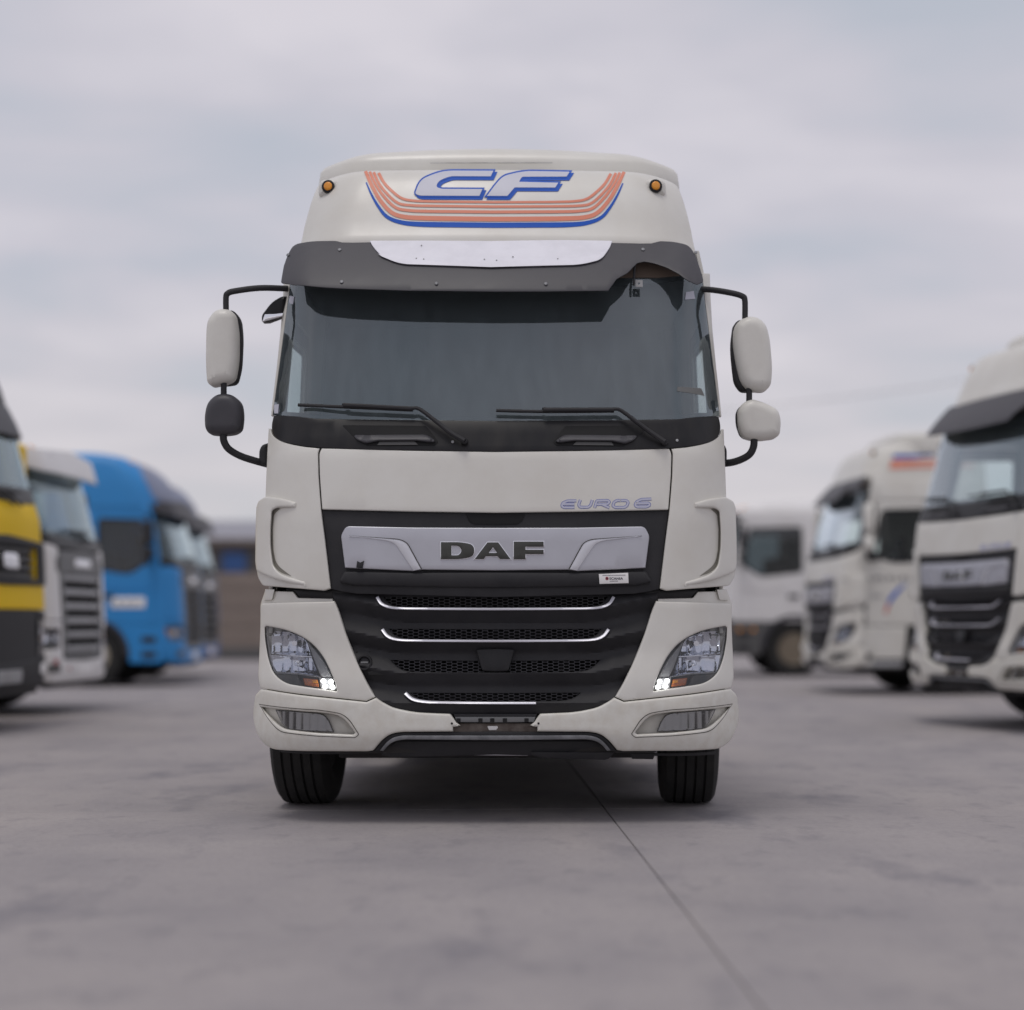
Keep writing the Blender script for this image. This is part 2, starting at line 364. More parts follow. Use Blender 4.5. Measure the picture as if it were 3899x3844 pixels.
# ------------------------------------------------------------------ ground
def slab_mesh(x0, x1, y0, y1):
    g_ = .003; c = .004; 
    A = [(x0+g_, y0+g_), (x1-g_, y0+g_), (x1-g_, y1-g_), (x0+g_, y1-g_)]; B = [(x0+g_+c, y0+g_+c), (x1-g_-c, y0+g_+c), (x1-g_-c, y1-g_-c), (x0+g_+c, y1-g_-c)]
    V = [(x, y, -.06) for x, y in A]+[(x, y, -.004) for x, y in A]+[(x, y, 0) for x, y in B]
    Fc = [(8, 9, 10, 11)]+[(i, (i+1) % 4, 4+(i+1) % 4, 4+i) for i in range(4)]+[(4+i, 4+(i+1) % 4, 8+(i+1) % 4, 8+i) for i in range(4)]
    return V, Fc
gr = mesh('ground', [(-900, -200, -.009), (900, -200, -.009), (900, 1600, -.009), (-900, 1600, -.009)], [(0, 1, 2, 3)], 'concrete_ground', None, 0)
gr['kind'] = 'structure'
ang = math.radians(3.2)
xs = [-24.5, -20.7, -16.8, -13, -9.1, -5.2, .58, 4.4, 8.2, 12, 15.8, 19.6]; ys = [-3.2+6.4*k for k in range(11)]
for i in range(len(xs)-1):
    for j in range(len(ys)-1):
        V, Fc = slab_mesh(xs[i], xs[i+1], ys[j]-4.65, ys[j+1]-4.65)
        s_ = mesh('slab', V, Fc, 'concrete_ground', gr, 0); s_.rotation_euler = (0, 0, ang); s_.location = (0, 4.65, 0)

# ------------------------------------------------------------------ the cream tractor unit in the middle
XC, Y0 = (1881-VX)*8.8/F, 8.8
o_tab = smooth_tab([(.3, .05), (.45, 0), (.75, .0), (.9, .03), (1.6, .045), (1.95, .085), (2.1, .14), (2.85, .36), (3.1, .42), (3.4, .55)])
w_tab = lerp_tab([(.3, 1.25), (.95, 1.245), (1.0, 1.225), (1.95, 1.215), (2.1, 1.20), (2.9, 1.165), (3.12, 1.12)])
def cx_(x): return .05*x*x+2.2*max(0, abs(x)-.95)**2
def front(off=0, shape=None):
    def S(x, z, d=0): return (x, o_tab(z)+cx_(x)+off+(shape(x, z) if shape else 0)+d, z)
    return S
def flat(y, tx=0, cx0=0):
    def S(x, z, d=0): return (x, y+tx*(x-cx0)+d, z)
    return S
def side(sg, wt, off=0):
    def S(y, z, d=0): return (sg*(wt(z)-off-d), y, z)
    return S
def crop(x0, y0, s): return lambda p: (x0+p[0]/s, y0+p[1]/s)
c1 = crop(1000, 520, 1932/1800); c2 = crop(700, 1000, 1.61); c3 = crop(1900, 900, 1.61)
c4 = crop(900, 1600, 1.932); c5 = crop(1900, 1600, 1.932); c6 = crop(900, 2200, 1.932); c7 = crop(1900, 2200, 1.932); cf = lambda p: p; c8 = crop(1000, 2350, 4.83); c9 = crop(1600, 2500, 3.22)
def loc(px, S):
    """photograph pixel -> (x, z) on a truck surface (its real distance comes from S)"""
    Y = Y0
    for _ in range(12):
        x = (px[0]-VX)*Y/F-XC; z = CAMH-(px[1]-VY)*Y/F; Y = Y0+S(x, z, 0)[1]
    return (x, z)
def L(cr, pts, S, closed=True):
    return [loc(cr(p), S) for p in fillet(pts, closed)]
hero = empty('semi_truck', (XC+.006, Y0, 0), math.radians(.8), 'cream semi truck with lit headlights parked alone facing out of the yard', 'truck')
WH = 'cream'
def two(name, lp, m, parent, S, holes=(), **k):
    a = panel(name, lp, m, parent, S, holes, **k); b = panel(name, mir(lp), m, parent, S, [mir(h) for h in holes], **k); return a, b

# ---- lower body behind everything (dark inner shell)
box('inner_frame', -1.02, 1.02, .50, .62, .55, 1.75, 'dark', hero, 0)
box('chassis_rail', -.42, -.34, .4, 6.0, .72, .98, 'chassis', hero); box('chassis_rail', .34, .42, .4, 6.0, .72, .98, 'chassis', hero)
box('engine', -.33, .33, .55, 1.9, .48, 1.25, 'chassis', hero, .03); box('front_axle', -1.0, 1.0, 1.08, 1.22, .42, .56, 'chassis', hero, .02)
box('fuel_tank', .62, 1.2, 2.3, 3.6, .45, 1.0, 'grey_plastic', hero, .08); box('battery_box', -1.2, -.62, 2.3, 3.4, .45, 1.0, 'black_plastic', hero, .05)
box('belly_light_block', -.86, .86, .42, 5.8, .32, .42, 'chassis', hero, .02)  # added box that keeps light out so the ground underneath goes darker
for sg in (-1, 1): panel('side_light_block', rect(1.82, .28, 4.3, .66, .04), WH, hero, side(sg, lerp_tab([(.2, 1.22), (1.2, 1.22)])), t=.03, b=.006)  # added plates that stop side light reaching under the chassis
box('fifth_wheel', -.45, .45, 4.5, 5.3, 1.0, 1.12, 'chassis', hero, .03)
wheel(hero, -1.105, 1.15, .50, .33, 'rim', math.radians(-2.5), face=-1); wheel(hero, 1.105, 1.15, .50, .33, 'rim', math.radians(-2.5))
for sx in (-1, 1):
    wheel(hero, sx*1.08, 4.9, .5, .28, 'chassis', 0, face=sx); wheel(hero, sx*.76, 4.9, .5, .28, 'chassis', 0, face=-sx)
# ---- bumper
Sb = front(0, lambda x, z: .35*max(0, .50-z)**1.4)
bump = [(180, 818), (250, 828), (950, 913), (1020, 881), (1060, 910, 60), (1140, 955, 120), (1300, 990, 200), (1565, 1001, 10), (1590, 1035), (1607, 1062, 10), (1638, 1086), (1600, 1096), (1585, 1096), (1585, 1130), (1200, 1133, 80), (1125, 1147, 60), (1065, 1190, 60), (1000, 1268, 8), (960, 1275), (260, 1262, 60), (180, 1200, 60), (135, 1100, 60), (122, 1000, 60), (140, 862, 20)]
foghole = [(182, 948, 4), (420, 975), (640, 992, 60), (745, 1010, 60), (800, 1050, 60), (868, 1140, 10), (850, 1152, 8), (600, 1142), (340, 1112, 50), (265, 1045, 60)]
bl = L(c6, bump, Sb); fh = L(c6, foghole, Sb)
BU = two('bumper', bl, 'cream_bumper', hero, Sb, [fh], t=.05, b=.012, grid=.035, step=.02, bseg=3)
for sg, bu in ((1, BU[0]), (-1, BU[1])):
    fx = (lambda l: l) if sg == 1 else mir
    Sdish = front(0, lambda x, z: .078-.03*max(0, min(1, (abs(x)-1.12)/.1)))
    big = fx(L(c6, [(172, 935), (640, 985, 60), (760, 1005, 60), (815, 1045, 60), (885, 1150, 10), (860, 1168, 8), (600, 1155), (325, 1125, 50), (245, 1045, 60)], Sdish))
    panel('fog_lamp_bezel', big, 'cream_bumper', bu, Sdish, t=.02, b=.002)
    lens = fx(L(c6, [(288, 968), (420, 978), (600, 992, 40), (650, 1010, 40), (685, 1060, 30), (712, 1132), (500, 1122), (365, 1108, 30), (322, 1045, 30)], front(.055)))
    fl = panel('fog_lamp', lens, 'steel_dark', bu, front(.054), t=.01, b=.001)
    ref = inset(resample(lens if area2(lens) > 0 else lens[::-1], .02), .004)
    panel('reflector', ref, 'fog_reflector', bu, front(.05, lambda x, z: .004*abs(math.sin(x*75))+.12*(z-.585)), t=.004, b=0, grid=.008)
    panel('lens', lens, 'lens_glass', bu, front(.036), t=.0, b=0, back=False)
    tr_ = fx(L(c6, [(168, 925), (640, 972, 60), (770, 995, 60), (828, 1040, 60), (898, 1150, 12), (868, 1176, 10), (600, 1165), (318, 1135, 50), (236, 1045, 60)], Sb))
    tri_ = fx(L(c6, [(172, 930), (640, 977, 60), (766, 999, 60), (823, 1044, 60), (892, 1150, 12), (866, 1171, 10), (600, 1160), (321, 1130, 50), (240, 1045, 60)], Sb))
    panel('seam', tr_, 'seam', bu, front(-.0012, lambda x, z: .35*max(0, .50-z)**1.4), [tri_], t=.002, b=0, grid=.03, step=.015)
for sx in (-1, 1):
    p = loc(c6((1577, 1070)), Sb); panel('bolt_hole', circ(sx*p[0], p[1], .006, 14), 'dark', hero, front(-.001), t=.002, b=0)
# ---- centre of the bumper: plate bracket, steel bar, lip
Sg = front(.03)
pb = both(L(c6, [(1895, 1000), (1590, 1000), (1612, 1062), (1895, 1066)], Sg)); panel('plate_bracket', pb, 'black_plastic', hero, Sg, t=.03)
st = both(L(c6, [(1895, 1018), (1625, 1018), (1630, 1034), (1895, 1034)], front(.012))); 
bk_ = both(L(c9, [(900, 738), (415, 738), (430, 800), (900, 805)], front(.02))); br = panel('plate_bracket', bk_, 'grey_plastic', hero, front(.02), t=.02)
for px in (455, 725, 870, 1025, 1290):
    p = loc(c9((px, 775)), front(.018)); panel('slot_shade', rect(p[0]-.011, p[1]-.011, p[0]+.011, p[1]+.009, .002), 'dark', br, front(.018), t=.002, b=0)
cb_ = both(L(c9, [(905, 815), (465, 815), (480, 850), (395, 860), (390, 935), (905, 945)], front(.045))); panel('cross_member', cb_, 'rust', hero, front(.045), t=.03)
ov = L(c9, [(808, 848, 10), (935, 848, 10), (942, 872, 10), (915, 900, 10), (830, 900, 10)], front(.043)); panel('towing_eye_cap', ov, 'sign_white', hero, front(.042), t=.01, b=.002)
Sl = front(.02, lambda x, z: .35*max(0, .50-z)**1.4)
lip = both(L(c6, [(1895, 1130), (1205, 1137, 80), (1128, 1151, 60), (1068, 1193, 60), (1008, 1274), (1070, 1276), (1110, 1230, 40), (1170, 1198, 60), (1230, 1192), (1895, 1196)], Sl))
panel('lower_lip', lip, 'black_plastic', hero, Sl, t=.05, b=.004, grid=.03)
lb = both(L(c6, [(1895, 1160), (1210, 1158, 60), (1140, 1175, 50), (1090, 1215, 40), (1050, 1268), (1075, 1272), (1120, 1218, 40), (1175, 1193, 40), (1240, 1186), (1895, 1192)], front(.0, lambda x, z: .35*max(0, .50-z)**1.4)))
panel('lip_trim', lb, 'grey_metal', hero, front(-.002, lambda x, z: .35*max(0, .50-z)**1.4), t=.02, b=.003)
box('underrun_bar', -.85, .85, .12, .24, .37, .47, 'chassis', hero, .02)
ub = both(L(c6, [(1895, 1200), (1180, 1200), (1080, 1262, 20), (1060, 1300), (1130, 1318), (1895, 1300)], front(.09))); panel('splash_guard', ub, 'black_plastic', hero, front(.09), t=.02)
rs = L(c7, [(230, 1280), (840, 1283), (805, 1330, 10), (770, 1338), (300, 1322), (232, 1300)], front(.07)); panel('splash_guard', rs, 'black_plastic', hero, front(.07), t=.02)
rs = L(c7, [(960, 1290), (1600, 1275), (1590, 1300), (1140, 1310), (1130, 1335), (975, 1332)], front(.12)); panel('splash_guard', rs, 'black_plastic', hero, front(.12), t=.02)
rs = L(c6, [(300, 1260), (980, 1275), (970, 1292), (700, 1295), (330, 1280)], front(.12)); panel('splash_guard', rs, 'black_plastic', hero, front(.12), t=.02)
wb = L(c9, [(455, 1182, 8), (520, 1180), (1200, 1192), (1310, 1212), (900, 1208), (470, 1206, 8)], front(.10)); panel('metal_strip', wb, 'plate_white', hero, front(.10), t=.01, b=.002)
# ---- headlight surrounds
Ss = front(.012)
hs = [(178, 205, 6), (190, 188, 8), (700, 172, 6), (714, 168), (745, 240, 120), (800, 420, 300), (880, 620, 300), (960, 790, 200), (1014, 876), (948, 905), (250, 820), (178, 810, 10), (160, 740, 60), (170, 540, 200), (178, 350, 60)]
hh = [(40, 190, 8), (70, 158, 10), (250, 190, 100), (480, 245, 300), (760, 375, 300), (950, 525, 300), (1110, 730, 300), (1240, 1000, 200), (1320, 1200, 60), (1352, 1350, 10), (1340, 1362, 8), (1000, 1310), (700, 1265), (450, 1225, 200), (290, 1130, 200), (180, 1000, 200), (100, 760, 300), (45, 400, 200)]
hsl = L(c6, hs, Ss); hhl = L(c8, hh, Ss)
HS = two('headlight_surround', hsl, WH, hero, Ss, [hhl], t=.05, b=.009, grid=.035, step=.018, bseg=3)
ledge = L(c6, [(212, 92), (285, 96), (415, 100), (450, 146, 10), (705, 152), (712, 205), (180, 215), (180, 190)], front(.05))
two('headlight_ledge', ledge, WH, hero, front(.05), t=.04, b=.01)
two('side_flap', L(c6, [(213, 82), (280, 84), (262, 160, 10), (205, 165)], front(.03)), WH, hero, front(.03), t=.02, b=.004)
two('gap_cover', L(c6, [(414, 88), (680, 84), (760, 60), (890, 105, 10), (855, 152, 20), (712, 160), (460, 142, 12)], front(.062)), 'gloss_black', hero, front(.062), t=.02)
for sg, hsurf in ((1, HS[0]), (-1, HS[1])):
    fx = (lambda l: l) if sg == 1 else mir
    hl = empty('headlight', (0, 0, 0)); hl.parent = hero
    bigh = inset(resample(hhl if area2(hhl) > 0 else hhl[::-1], .02), -.01)
    panel('housing', fx(bigh), 'grey_plastic', hl, front(.105), t=.02, b=0)
    for nm, pts, cyc in (('upper', [(185, 330, 20), (240, 250, 20), (480, 270), (760, 390), (815, 480), (895, 720), (180, 660)], (560, 480)), ('lower', [(175, 690), (890, 735), (1030, 1080), (640, 1030), (225, 985)], (600, 850))):
        pc = loc(c8(cyc), Ss); pc = (sg*pc[0], pc[1])
        def bowl(x, z, pc=pc): 
            r2 = ((x-pc[0])/1.0)**2+((z-pc[1])/.9)**2
            q = (x-pc[0])/.042; i = math.floor(q); u = q-i-.5; rr = math.sin(i*12.9898+pc[1]*7)*43758.5; rr -= math.floor(rr)
            v = (z-pc[1])/.09; j = math.floor(v+.5); r3 = math.sin(i*7.13+j*31.7+pc[1])*9631.7; r3 -= math.floor(r3)
            return -2.4*r2+.016*u*u+.012*(rr-.5)*u+.30*(r3-.6)*(z-pc[1]-j*.09)
        rl = fx(L(c8, pts, front(.07)))
        panel('reflector', rl, 'lamp_chrome', hl, front(.092, bowl), t=.004, b=.001, grid=.007, step=.009, back=False, smooth=25)
        lathe('bulb', [(.0, .001), (.0, .014), (.03, .016), (.045, .001)], (pc[0], o_tab(pc[1])+cx_(pc[0])+.05, pc[1]), 'lens_glass' if nm == 'lower' else 'chrome', hl, 16, 'y')
    panel('side_trim', fx(L(c8, [(60, 330, 20), (95, 330, 20), (130, 560, 100), (200, 880, 100), (245, 1010), (205, 1000), (120, 760, 200), (65, 450, 100)], front(.045))), 'silver_bright', hl, front(.045), t=.03, b=.003)
    panel('divider', fx(L(c8, [(170, 655), (250, 660), (900, 718), (905, 736), (240, 690), (175, 680)], front(.05))), 'chrome', hl, front(.05), t=.02, b=.002)
    panel('sill', fx(L(c8, [(200, 1000), (640, 1025), (1060, 1090), (1060, 1108), (640, 1050), (210, 1022)], front(.045))), 'light_grey', hl, front(.045), t=.03, b=.002)
    panel('inner_trim', fx(L(c8, [(815, 450), (870, 500), (1110, 800, 200), (1240, 1060, 60), (1250, 1100), (1070, 1095), (1000, 950)], front(.05))), 'light_grey', hl, front(.05), t=.03, b=.004)
    panel('blank_cover', fx(L(c8, [(215, 1040), (640, 1070), (715, 1258), (450, 1215, 150), (300, 1120, 100)], front(.04))), 'steel_dark', hl, front(.04), t=.02, b=.003)
    panel('indicator', fx(L(c8, [(730, 1110), (1000, 1140), (1030, 1285), (765, 1250)], front(.045))), 'amber_dark', hl, front(.045), t=.02, b=.004)
    panel('indicator', fx(L(c8, [(900, 1150), (990, 1160), (1010, 1215), (905, 1205)], front(.04))), 'amber', hl, front(.04), t=.006, b=.002)
    panel('lamp_tray', fx(L(c8, [(1030, 1110), (1260, 1110), (1335, 1330), (1060, 1310)], front(.045))), 'light_grey', hl, front(.045), t=.02, b=.003)
    for (px, py) in ((1100, 1168), (1240, 1180), (1130, 1270), (1272, 1285)):
        p = loc(c8((px, py)), front(.03)); panel('daytime_lamp', circ(sg*p[0], p[1], .0128, 18, .0115), 'lamp_lit', hl, front(.03), t=.012, b=.004)
    cov = fx(hhl); panel('lens', cov, 'lens_glass', hl, front(.026), t=0, b=0, back=False)
# ---- lower grille
gb = [(1895, 92), (690, 70), (716, 168), (747, 240, 120), (802, 420, 300), (882, 620, 300), (962, 790, 200), (1018, 884, 60), (1062, 914, 60), (1142, 959, 120), (1302, 994, 200), (1895, 1006)]
rows = [([(1895, 143), (1075, 140), (1120, 195, 50), (1200, 217, 80), (1895, 226)], [(1030, 138), (1062, 188), (1125, 216), (1230, 224), (1500, 227), (1895, 229)], True),
        ([(1895, 380), (1120, 375), (1165, 435, 50), (1260, 449, 80), (1895, 455)], [(1068, 376), (1105, 425), (1170, 452), (1290, 460), (1500, 462), (1895, 464)], True),
        ([(1895, 612), (1130, 604), (1195, 675, 50), (1290, 693, 80), (1895, 698)], None, False),
        ([(1895, 848), (1270, 845), (1330, 892, 50), (1420, 905, 60), (1895, 912)], [(1236, 845), (1290, 890), (1390, 910), (1560, 916), (1895, 920)], True)]
bands = [(.25, .33), ]
zrow = [loc(c6((1895, y)), front(.06))[1] for y in (92, 143, 228, 330, 378, 462, 560, 606, 696, 800, 846, 918, 1006)]
rel = lerp_tab(sorted([(zrow[0], .06), (zrow[1]-.002, .05), (zrow[2], .0), (zrow[3], .055), (zrow[4], .05), (zrow[5], .0), (zrow[6], .055), (zrow[7], .05), (zrow[8], .0), (zrow[9], .06), (zrow[10], .05), (zrow[11], .0), (zrow[12], .03)]))
def grel(x, z):
    q = max(0, min(1, (abs(x)-.45)/.42)); z = z-.06*q*q*(3-2*q)
    return rel(z)*max(0, min(1, (1.02-abs(x))/.35))+.03*max(0, min(1, (abs(x)-.62)/.2))
Sgr = front(.02, grel)
go = both(L(c6, gb, Sgr)); gholes = [both(L(c6, r[0], Sgr)) for r in rows]
gf = panel('grille', go, 'black_plastic', hero, Sgr, gholes, t=.03, b=.004, step=.014, grid=.013)
Smesh = front(.075); zc = None
for hi_, (r, tr, ch) in enumerate(rows):
    reg = both(L(c6, r[0] if False else [(p[0], p[1]+(-14 if k < 2 else 14))+tuple(p[2:]) for k, p in enumerate(r)], Smesh))
    x0, x1 = min(p[0] for p in reg), max(p[0] for p in reg); z0, z1 = min(p[1] for p in reg), max(p[1] for p in reg)
    a_, b2, h_ = .0175, .0105, .0165; V = []; Fc = []; E = []
    for i in range(int((x1-x0)/(a_+b2))+2):
        for j in range(int((z1-z0)/h_)+2):
            qx, qz = x0+i*(a_+b2), z0+j*h_+(h_/2 if i % 2 else 0)
            E += [((qx-b2, qz+h_/2), (qx+b2, qz+h_/2)), ((qx+b2, qz+h_/2), (qx+a_, qz)), ((qx+a_, qz), (qx+b2, qz-h_/2))]
    mid = np.array([((p[0]+q[0])/2, (p[1]+q[1])/2) for p, q in E]); ok = pip(mid, resample(reg, .02))
    for (p, q), k in zip(E, ok):
        if not k: continue
        d = Vector((q[0]-p[0], q[1]-p[1])).normalized(); nn = Vector((-d.y, d.x))*.0014; s = len(V)
        for e_ in (p, q):
            for sgn, dd in ((1, 0), (-1, 0), (-1, .006), (1, .006)): V.append(Smesh(e_[0]+nn.x*sgn, e_[1]+nn.y*sgn, dd))
        Fc += [(s, s+1, s+5, s+4), (s+1, s+2, s+6, s+5), (s+3, s, s+4, s+7)]
    mesh('grille_mesh', V, Fc, 'visor_grey', gf, 0, kind='stuff')
    if ch:
        Sc = front(.012, grel); path = [tuple(v) for v in spl([Vector(p) for p in tr], 5)]
        wd = [24-6*min(1, k/12) for k in range(len(path))]
        pl_ = [loc(c6(p), Sc) for p in ribbon(path, wd)]
        n_ = len(path); left = pl_
        if hi_ < 2: loop = [pl_[i] for i in range(n_)]+[(-x, z) for x, z in pl_[:n_]][::-1]+[(-x, z) for x, z in pl_[n_:]][::-1]+pl_[n_:]
        else:
            xe = loc(c9((1408, 560)), Sc)[0]; za = pl_[n_-1][1]; zb = pl_[n_][1]; loop = pl_[:n_]+[(xe, za), (xe, zb)]+pl_[n_:]
        panel('chrome_trim', loop, 'trim_silver', gf, front(-.002, grel), t=.026, b=.003, step=.02)
zq = None
sens = both(L(c6, [(1895, 520), (1755, 525, 20), (1800, 685, 20), (1895, 690)], front(.03))); panel('sensor_cover', sens, 'gloss_black', gf, front(.03), t=.03, b=.008)
p = loc(c6((938, 622)), front(.05)); tc_ = panel('towing_socket', circ(p[0], p[1], .041, 30), 'gloss_black', gf, front(.028), [circ(p[0], p[1], .03, 30)], t=.03, b=.004)
panel('towing_cap', circ(p[0], p[1], .028, 24), 'black_plastic', gf, front(.04), t=.02, b=.004)
panel('cap_handle', rect(p[0]-.02, p[1]-.004, p[0]+.02, p[1]+.006, .003), 'grey_plastic', gf, front(.034), t=.01, b=.002)
for (px, py) in ((880, 545), (975, 540), (1050, 668)):
    p = loc(c6((px, py)), front(.04)); panel('bolt', circ(p[0], p[1], .006, 12), 'dark', gf, front(.036), t=.006, b=.002)
panel('bracket', L(c6, [(960, 690), (1000, 680), (1010, 640), (1040, 650), (1045, 690), (1085, 690), (1080, 715), (970, 715)], front(.04)), 'dark', gf, front(.034), t=.01, b=.002)
# ---- upper grille with name panel
Su = front(.02)
ug = both(L(c4, [(1895, 682), (627, 661), (652, 860), (694, 1240), (760, 1256), (880, 1275), (1895, 1300)], Su)); UG = panel('upper_grille', ug, 'black_plastic', hero, Su, t=.04, b=.004)
bar = both(L(c4, [(1895, 1112), (1300, 1118), (790, 1105, 20), (745, 1190, 20), (860, 1215), (1895, 1232)], front(-.01)))
panel('grille_bar', bar, 'black_plastic', hero, front(-.012, lambda x, z: 6*(z-loc(c4((1895, 1160)), front(0))[1])**2), t=.05, b=.012, bseg=3)
notch = both(L(c4, [(1895, 686), (1680, 690), (1705, 745, 20), (1740, 764, 10), (1895, 768)], front(.016))); panel('latch_recess', notch, 'dark', hero, front(.016), t=.006, b=.002)
Sn = front(-.012)
npn = both(L(c4, [(1895, 790), (1300, 788), (800, 778, 30), (763, 848, 25), (793, 1085, 6), (1290, 1108), (1360, 1098), (1895, 1104)], Sn)); NP = panel('name_panel', npn, 'silver', hero, Sn, t=.03, b=.006, bseg=3)
two('inlay_blade', L(c4, [(820, 850), (1190, 876, 30), (1245, 900, 40), (1352, 1094, 4), (1295, 1106), (1160, 905, 40), (1090, 884, 20)], front(-.018)), 'silver_bright', NP, front(-.018), t=.008, b=.003)
two('inlay_line', L(c4, [(820, 846), (1195, 872, 30), (1252, 898, 40), (1358, 1094), (1352, 1095), (1247, 901, 40), (1192, 877, 30)], front(-.0195)), 'seam', NP, front(-.0195), t=.003, b=0)
panel('broken_clip', L(c4, [(875, 1085), (882, 1035), (905, 1046), (932, 1032), (922, 1088)], front(-.02)), 'black_plastic', hero, front(-.02), t=.01, b=.002)
D = (L(c4, [(1497, 895), (1650, 895, 90), (1742, 915, 60), (1742, 1000, 60), (1640, 1021, 70), (1497, 1021)], front(-.018)), [L(c4, [(1575, 922), (1630, 922, 25), (1652, 957, 20), (1630, 992, 25), (1575, 992)], front(-.018))])
A = (L(cf, [(1803, 2128), (1852, 2064), (1893, 2064), (1940, 2128), (1899, 2128), (1890, 2117), (1846, 2117), (1838, 2128)], front(-.018)), [L(cf, [(1873, 2083), (1888, 2104), (1857, 2104)], front(-.018))])
Fl = (L(cf, [(1952, 2061), (2066, 2061), (2066, 2081), (1997, 2081), (1997, 2092), (2066, 2092), (2066, 2109), (1997, 2109), (1997, 2129), (1952, 2129)], front(-.018)), [])
for lp, ho in (D, A, Fl):
    panel('letter', lp, 'letter_grey', NP, front(-.02), ho, t=.01, b=.0015, step=.02)
    lo_ = resample(lp, .02); lo_ = lo_ if area2(lo_) > 0 else lo_[::-1]
    panel('letter_rim', inset(lo_, -.0035), 'chrome', NP, front(-.0165), [inset((resample(h, .02) if area2(h) > 0 else resample(h, .02)[::-1]), .003) for h in ho], t=.004, b=.001)
# sticker plate
sp = L(c5, [(727, 1130), (943, 1120), (947, 1196), (733, 1202)], front(-.03)); SP = panel('sticker_plate', sp, 'sign_white', hero, front(-.03), t=.02, b=.001)
def text(s, name, m, parent, S, x, z, h, wsc, ital=0, t_=.001):
    cu = bpy.data.curves.new('text', 'FONT'); cu.body = s; cu.resolution_u = 3; cu.offset = .025
    o = bpy.data.objects.new('text', cu); COL.objects.link(o); dg = bpy.context.evaluated_depsgraph_get(); me = o.evaluated_get(dg).to_mesh()
    V = [(v.co.x, v.co.y) for v in me.vertices]; Fc = [tuple(p.vertices) for p in me.polygons]; bpy.data.objects.remove(o)
    xm = max(v[0] for v in V)-min(v[0] for v in V); x0 = min(v[0] for v in V); ym = max(v[1] for v in V)
    VV = [S(x+((v[0]-x0)/xm-.5)*wsc+ital*v[1]/ym*h, z+(v[1]/ym-.5)*h, 0) for v in V]
    return mesh(name, VV, Fc, m, parent, 0)
p = loc(c5((852, 1162)), front(-.03)); text('SCANIA', 'lettering', 'sign_dark', SP, front(-.0315), p[0]+.002, p[1], .0125, .072)
p = loc(c5((787, 1162)), front(-.03)); panel('emblem', circ(p[0], p[1], .0085, 16), 'sign_red', SP, front(-.0315), t=.001, b=0)
panel('emblem', fillet([(p[0]-.004, p[1]+.004), (p[0]+.004, p[1]+.004), (p[0]+.004, p[1]-.002), (p[0], p[1]-.006), (p[0]-.004, p[1]-.002)]), 'sign_dark', SP, front(-.0325), t=.001, b=0)
for y_, hw_ in ((1138, 85), (1182, 30)):
    a = L(c5, [(838-hw_, y_-1.5), (838+hw_, y_-2.5), (838+hw_, y_+.5), (838-hw_, y_+1.5)], front(-.0315)); panel('print_line', a, 'sign_dark', SP, front(-.0315), t=.0008, b=0)
# ---- hood panel
Sh = front(0)
hd = both(L(c4, [(1895, 229), (1300, 222), (624, 205), (606, 245, 20), (609, 400), (617, 520), (627, 656, 8), (1300, 671), (1895, 679)], Sh)); HD = panel('hood', hd, WH, hero, Sh, t=.03, b=.007, bseg=3)
E_ = [[(562, 591), (500, 591), (462, 606), (454, 630), (470, 640), (548, 640)], [(462, 615), (548, 615)]]
U_ = [[(592, 584), (578, 622), (590, 638), (650, 638), (668, 622), (680, 584)]]
R_ = [[(697, 641), (712, 590), (795, 588), (808, 600), (790, 615), (712, 617)], [(750, 617), (805, 641)]]
O_ = [[(885, 588), (930, 588), (945, 600), (935, 628), (915, 639), (850, 640), (830, 628), (840, 600), (860, 588), (890, 588)]]
S6 = [[(1115, 577), (1040, 580), (1005, 598), (994, 622), (1008, 635), (1080, 635), (1104, 622), (1098, 607), (1002, 608)]]
for strokes in (E_, U_, R_, O_, S6):
    for k_, (wd, mm, of) in enumerate(((21, 'euro_blue', -.0012), (14, 'euro_grey', -.0022))):
        for si, s_ in enumerate(strokes):
            ext = 3 if k_ == 0 else 0
            q = resample(fillet([(a_, b_, 9) for a_, b_ in s_], False), 6, False)
            pl_ = [loc(c5(p), front(0)) for p in ribbon(q, wd)]
            panel('letter', pl_, mm, HD, front(of-.0002*si), t=.001, b=0, step=.03, grid=.2)
# ---- corner panels with air deflectors
cp = [(255, 62), (264, 108, 40), (315, 150, 60), (400, 178, 60), (500, 195), (609, 206), (596, 240, 12), (599, 400), (607, 520), (618, 662), (648, 900), (688, 1236, 6), (640, 1252, 10), (500, 1240), (195, 1216, 20), (156, 1150, 40), (152, 1000), (158, 620), (170, 592, 10), (215, 570, 10), (226, 300), (240, 60)]
Sc_ = front(.0)
CP = two('corner_panel', L(c4, cp, Sc_), WH, hero, Sc_, t=.05, b=.007, grid=.035, bseg=3)
df = [(148, 640), (162, 592, 20), (215, 560, 15), (330, 574, 40), (436, 604, 8), (432, 641, 8), (300, 640, 15), (258, 660, 25), (246, 800, 200), (248, 950, 200), (268, 1075, 60), (318, 1128, 40), (400, 1160, 40), (500, 1184, 8), (515, 1223, 5), (400, 1200, 60), (280, 1168, 60), (190, 1130, 60), (148, 1110, 20), (139, 1040), (141, 850)]
Sd = front(-.04, lambda x, z: .035*max(0, min(1, (1.19-abs(x))/.16)))
dfl = L(c4, df, Sd)
for lp_, p_ in ((dfl, CP[0]), (mir(dfl), CP[1])): panel('air_deflector', lp_, WH, p_, Sd, t=.05, b=.012, grid=.025, step=.018, bseg=3)
inn = [(300, 646, 15), (268, 664, 25), (256, 800, 200), (258, 950, 200), (276, 1070, 60), (322, 1120, 40), (400, 1145), (290, 1060, 60), (270, 950), (266, 800), (276, 690, 20), (320, 650)]
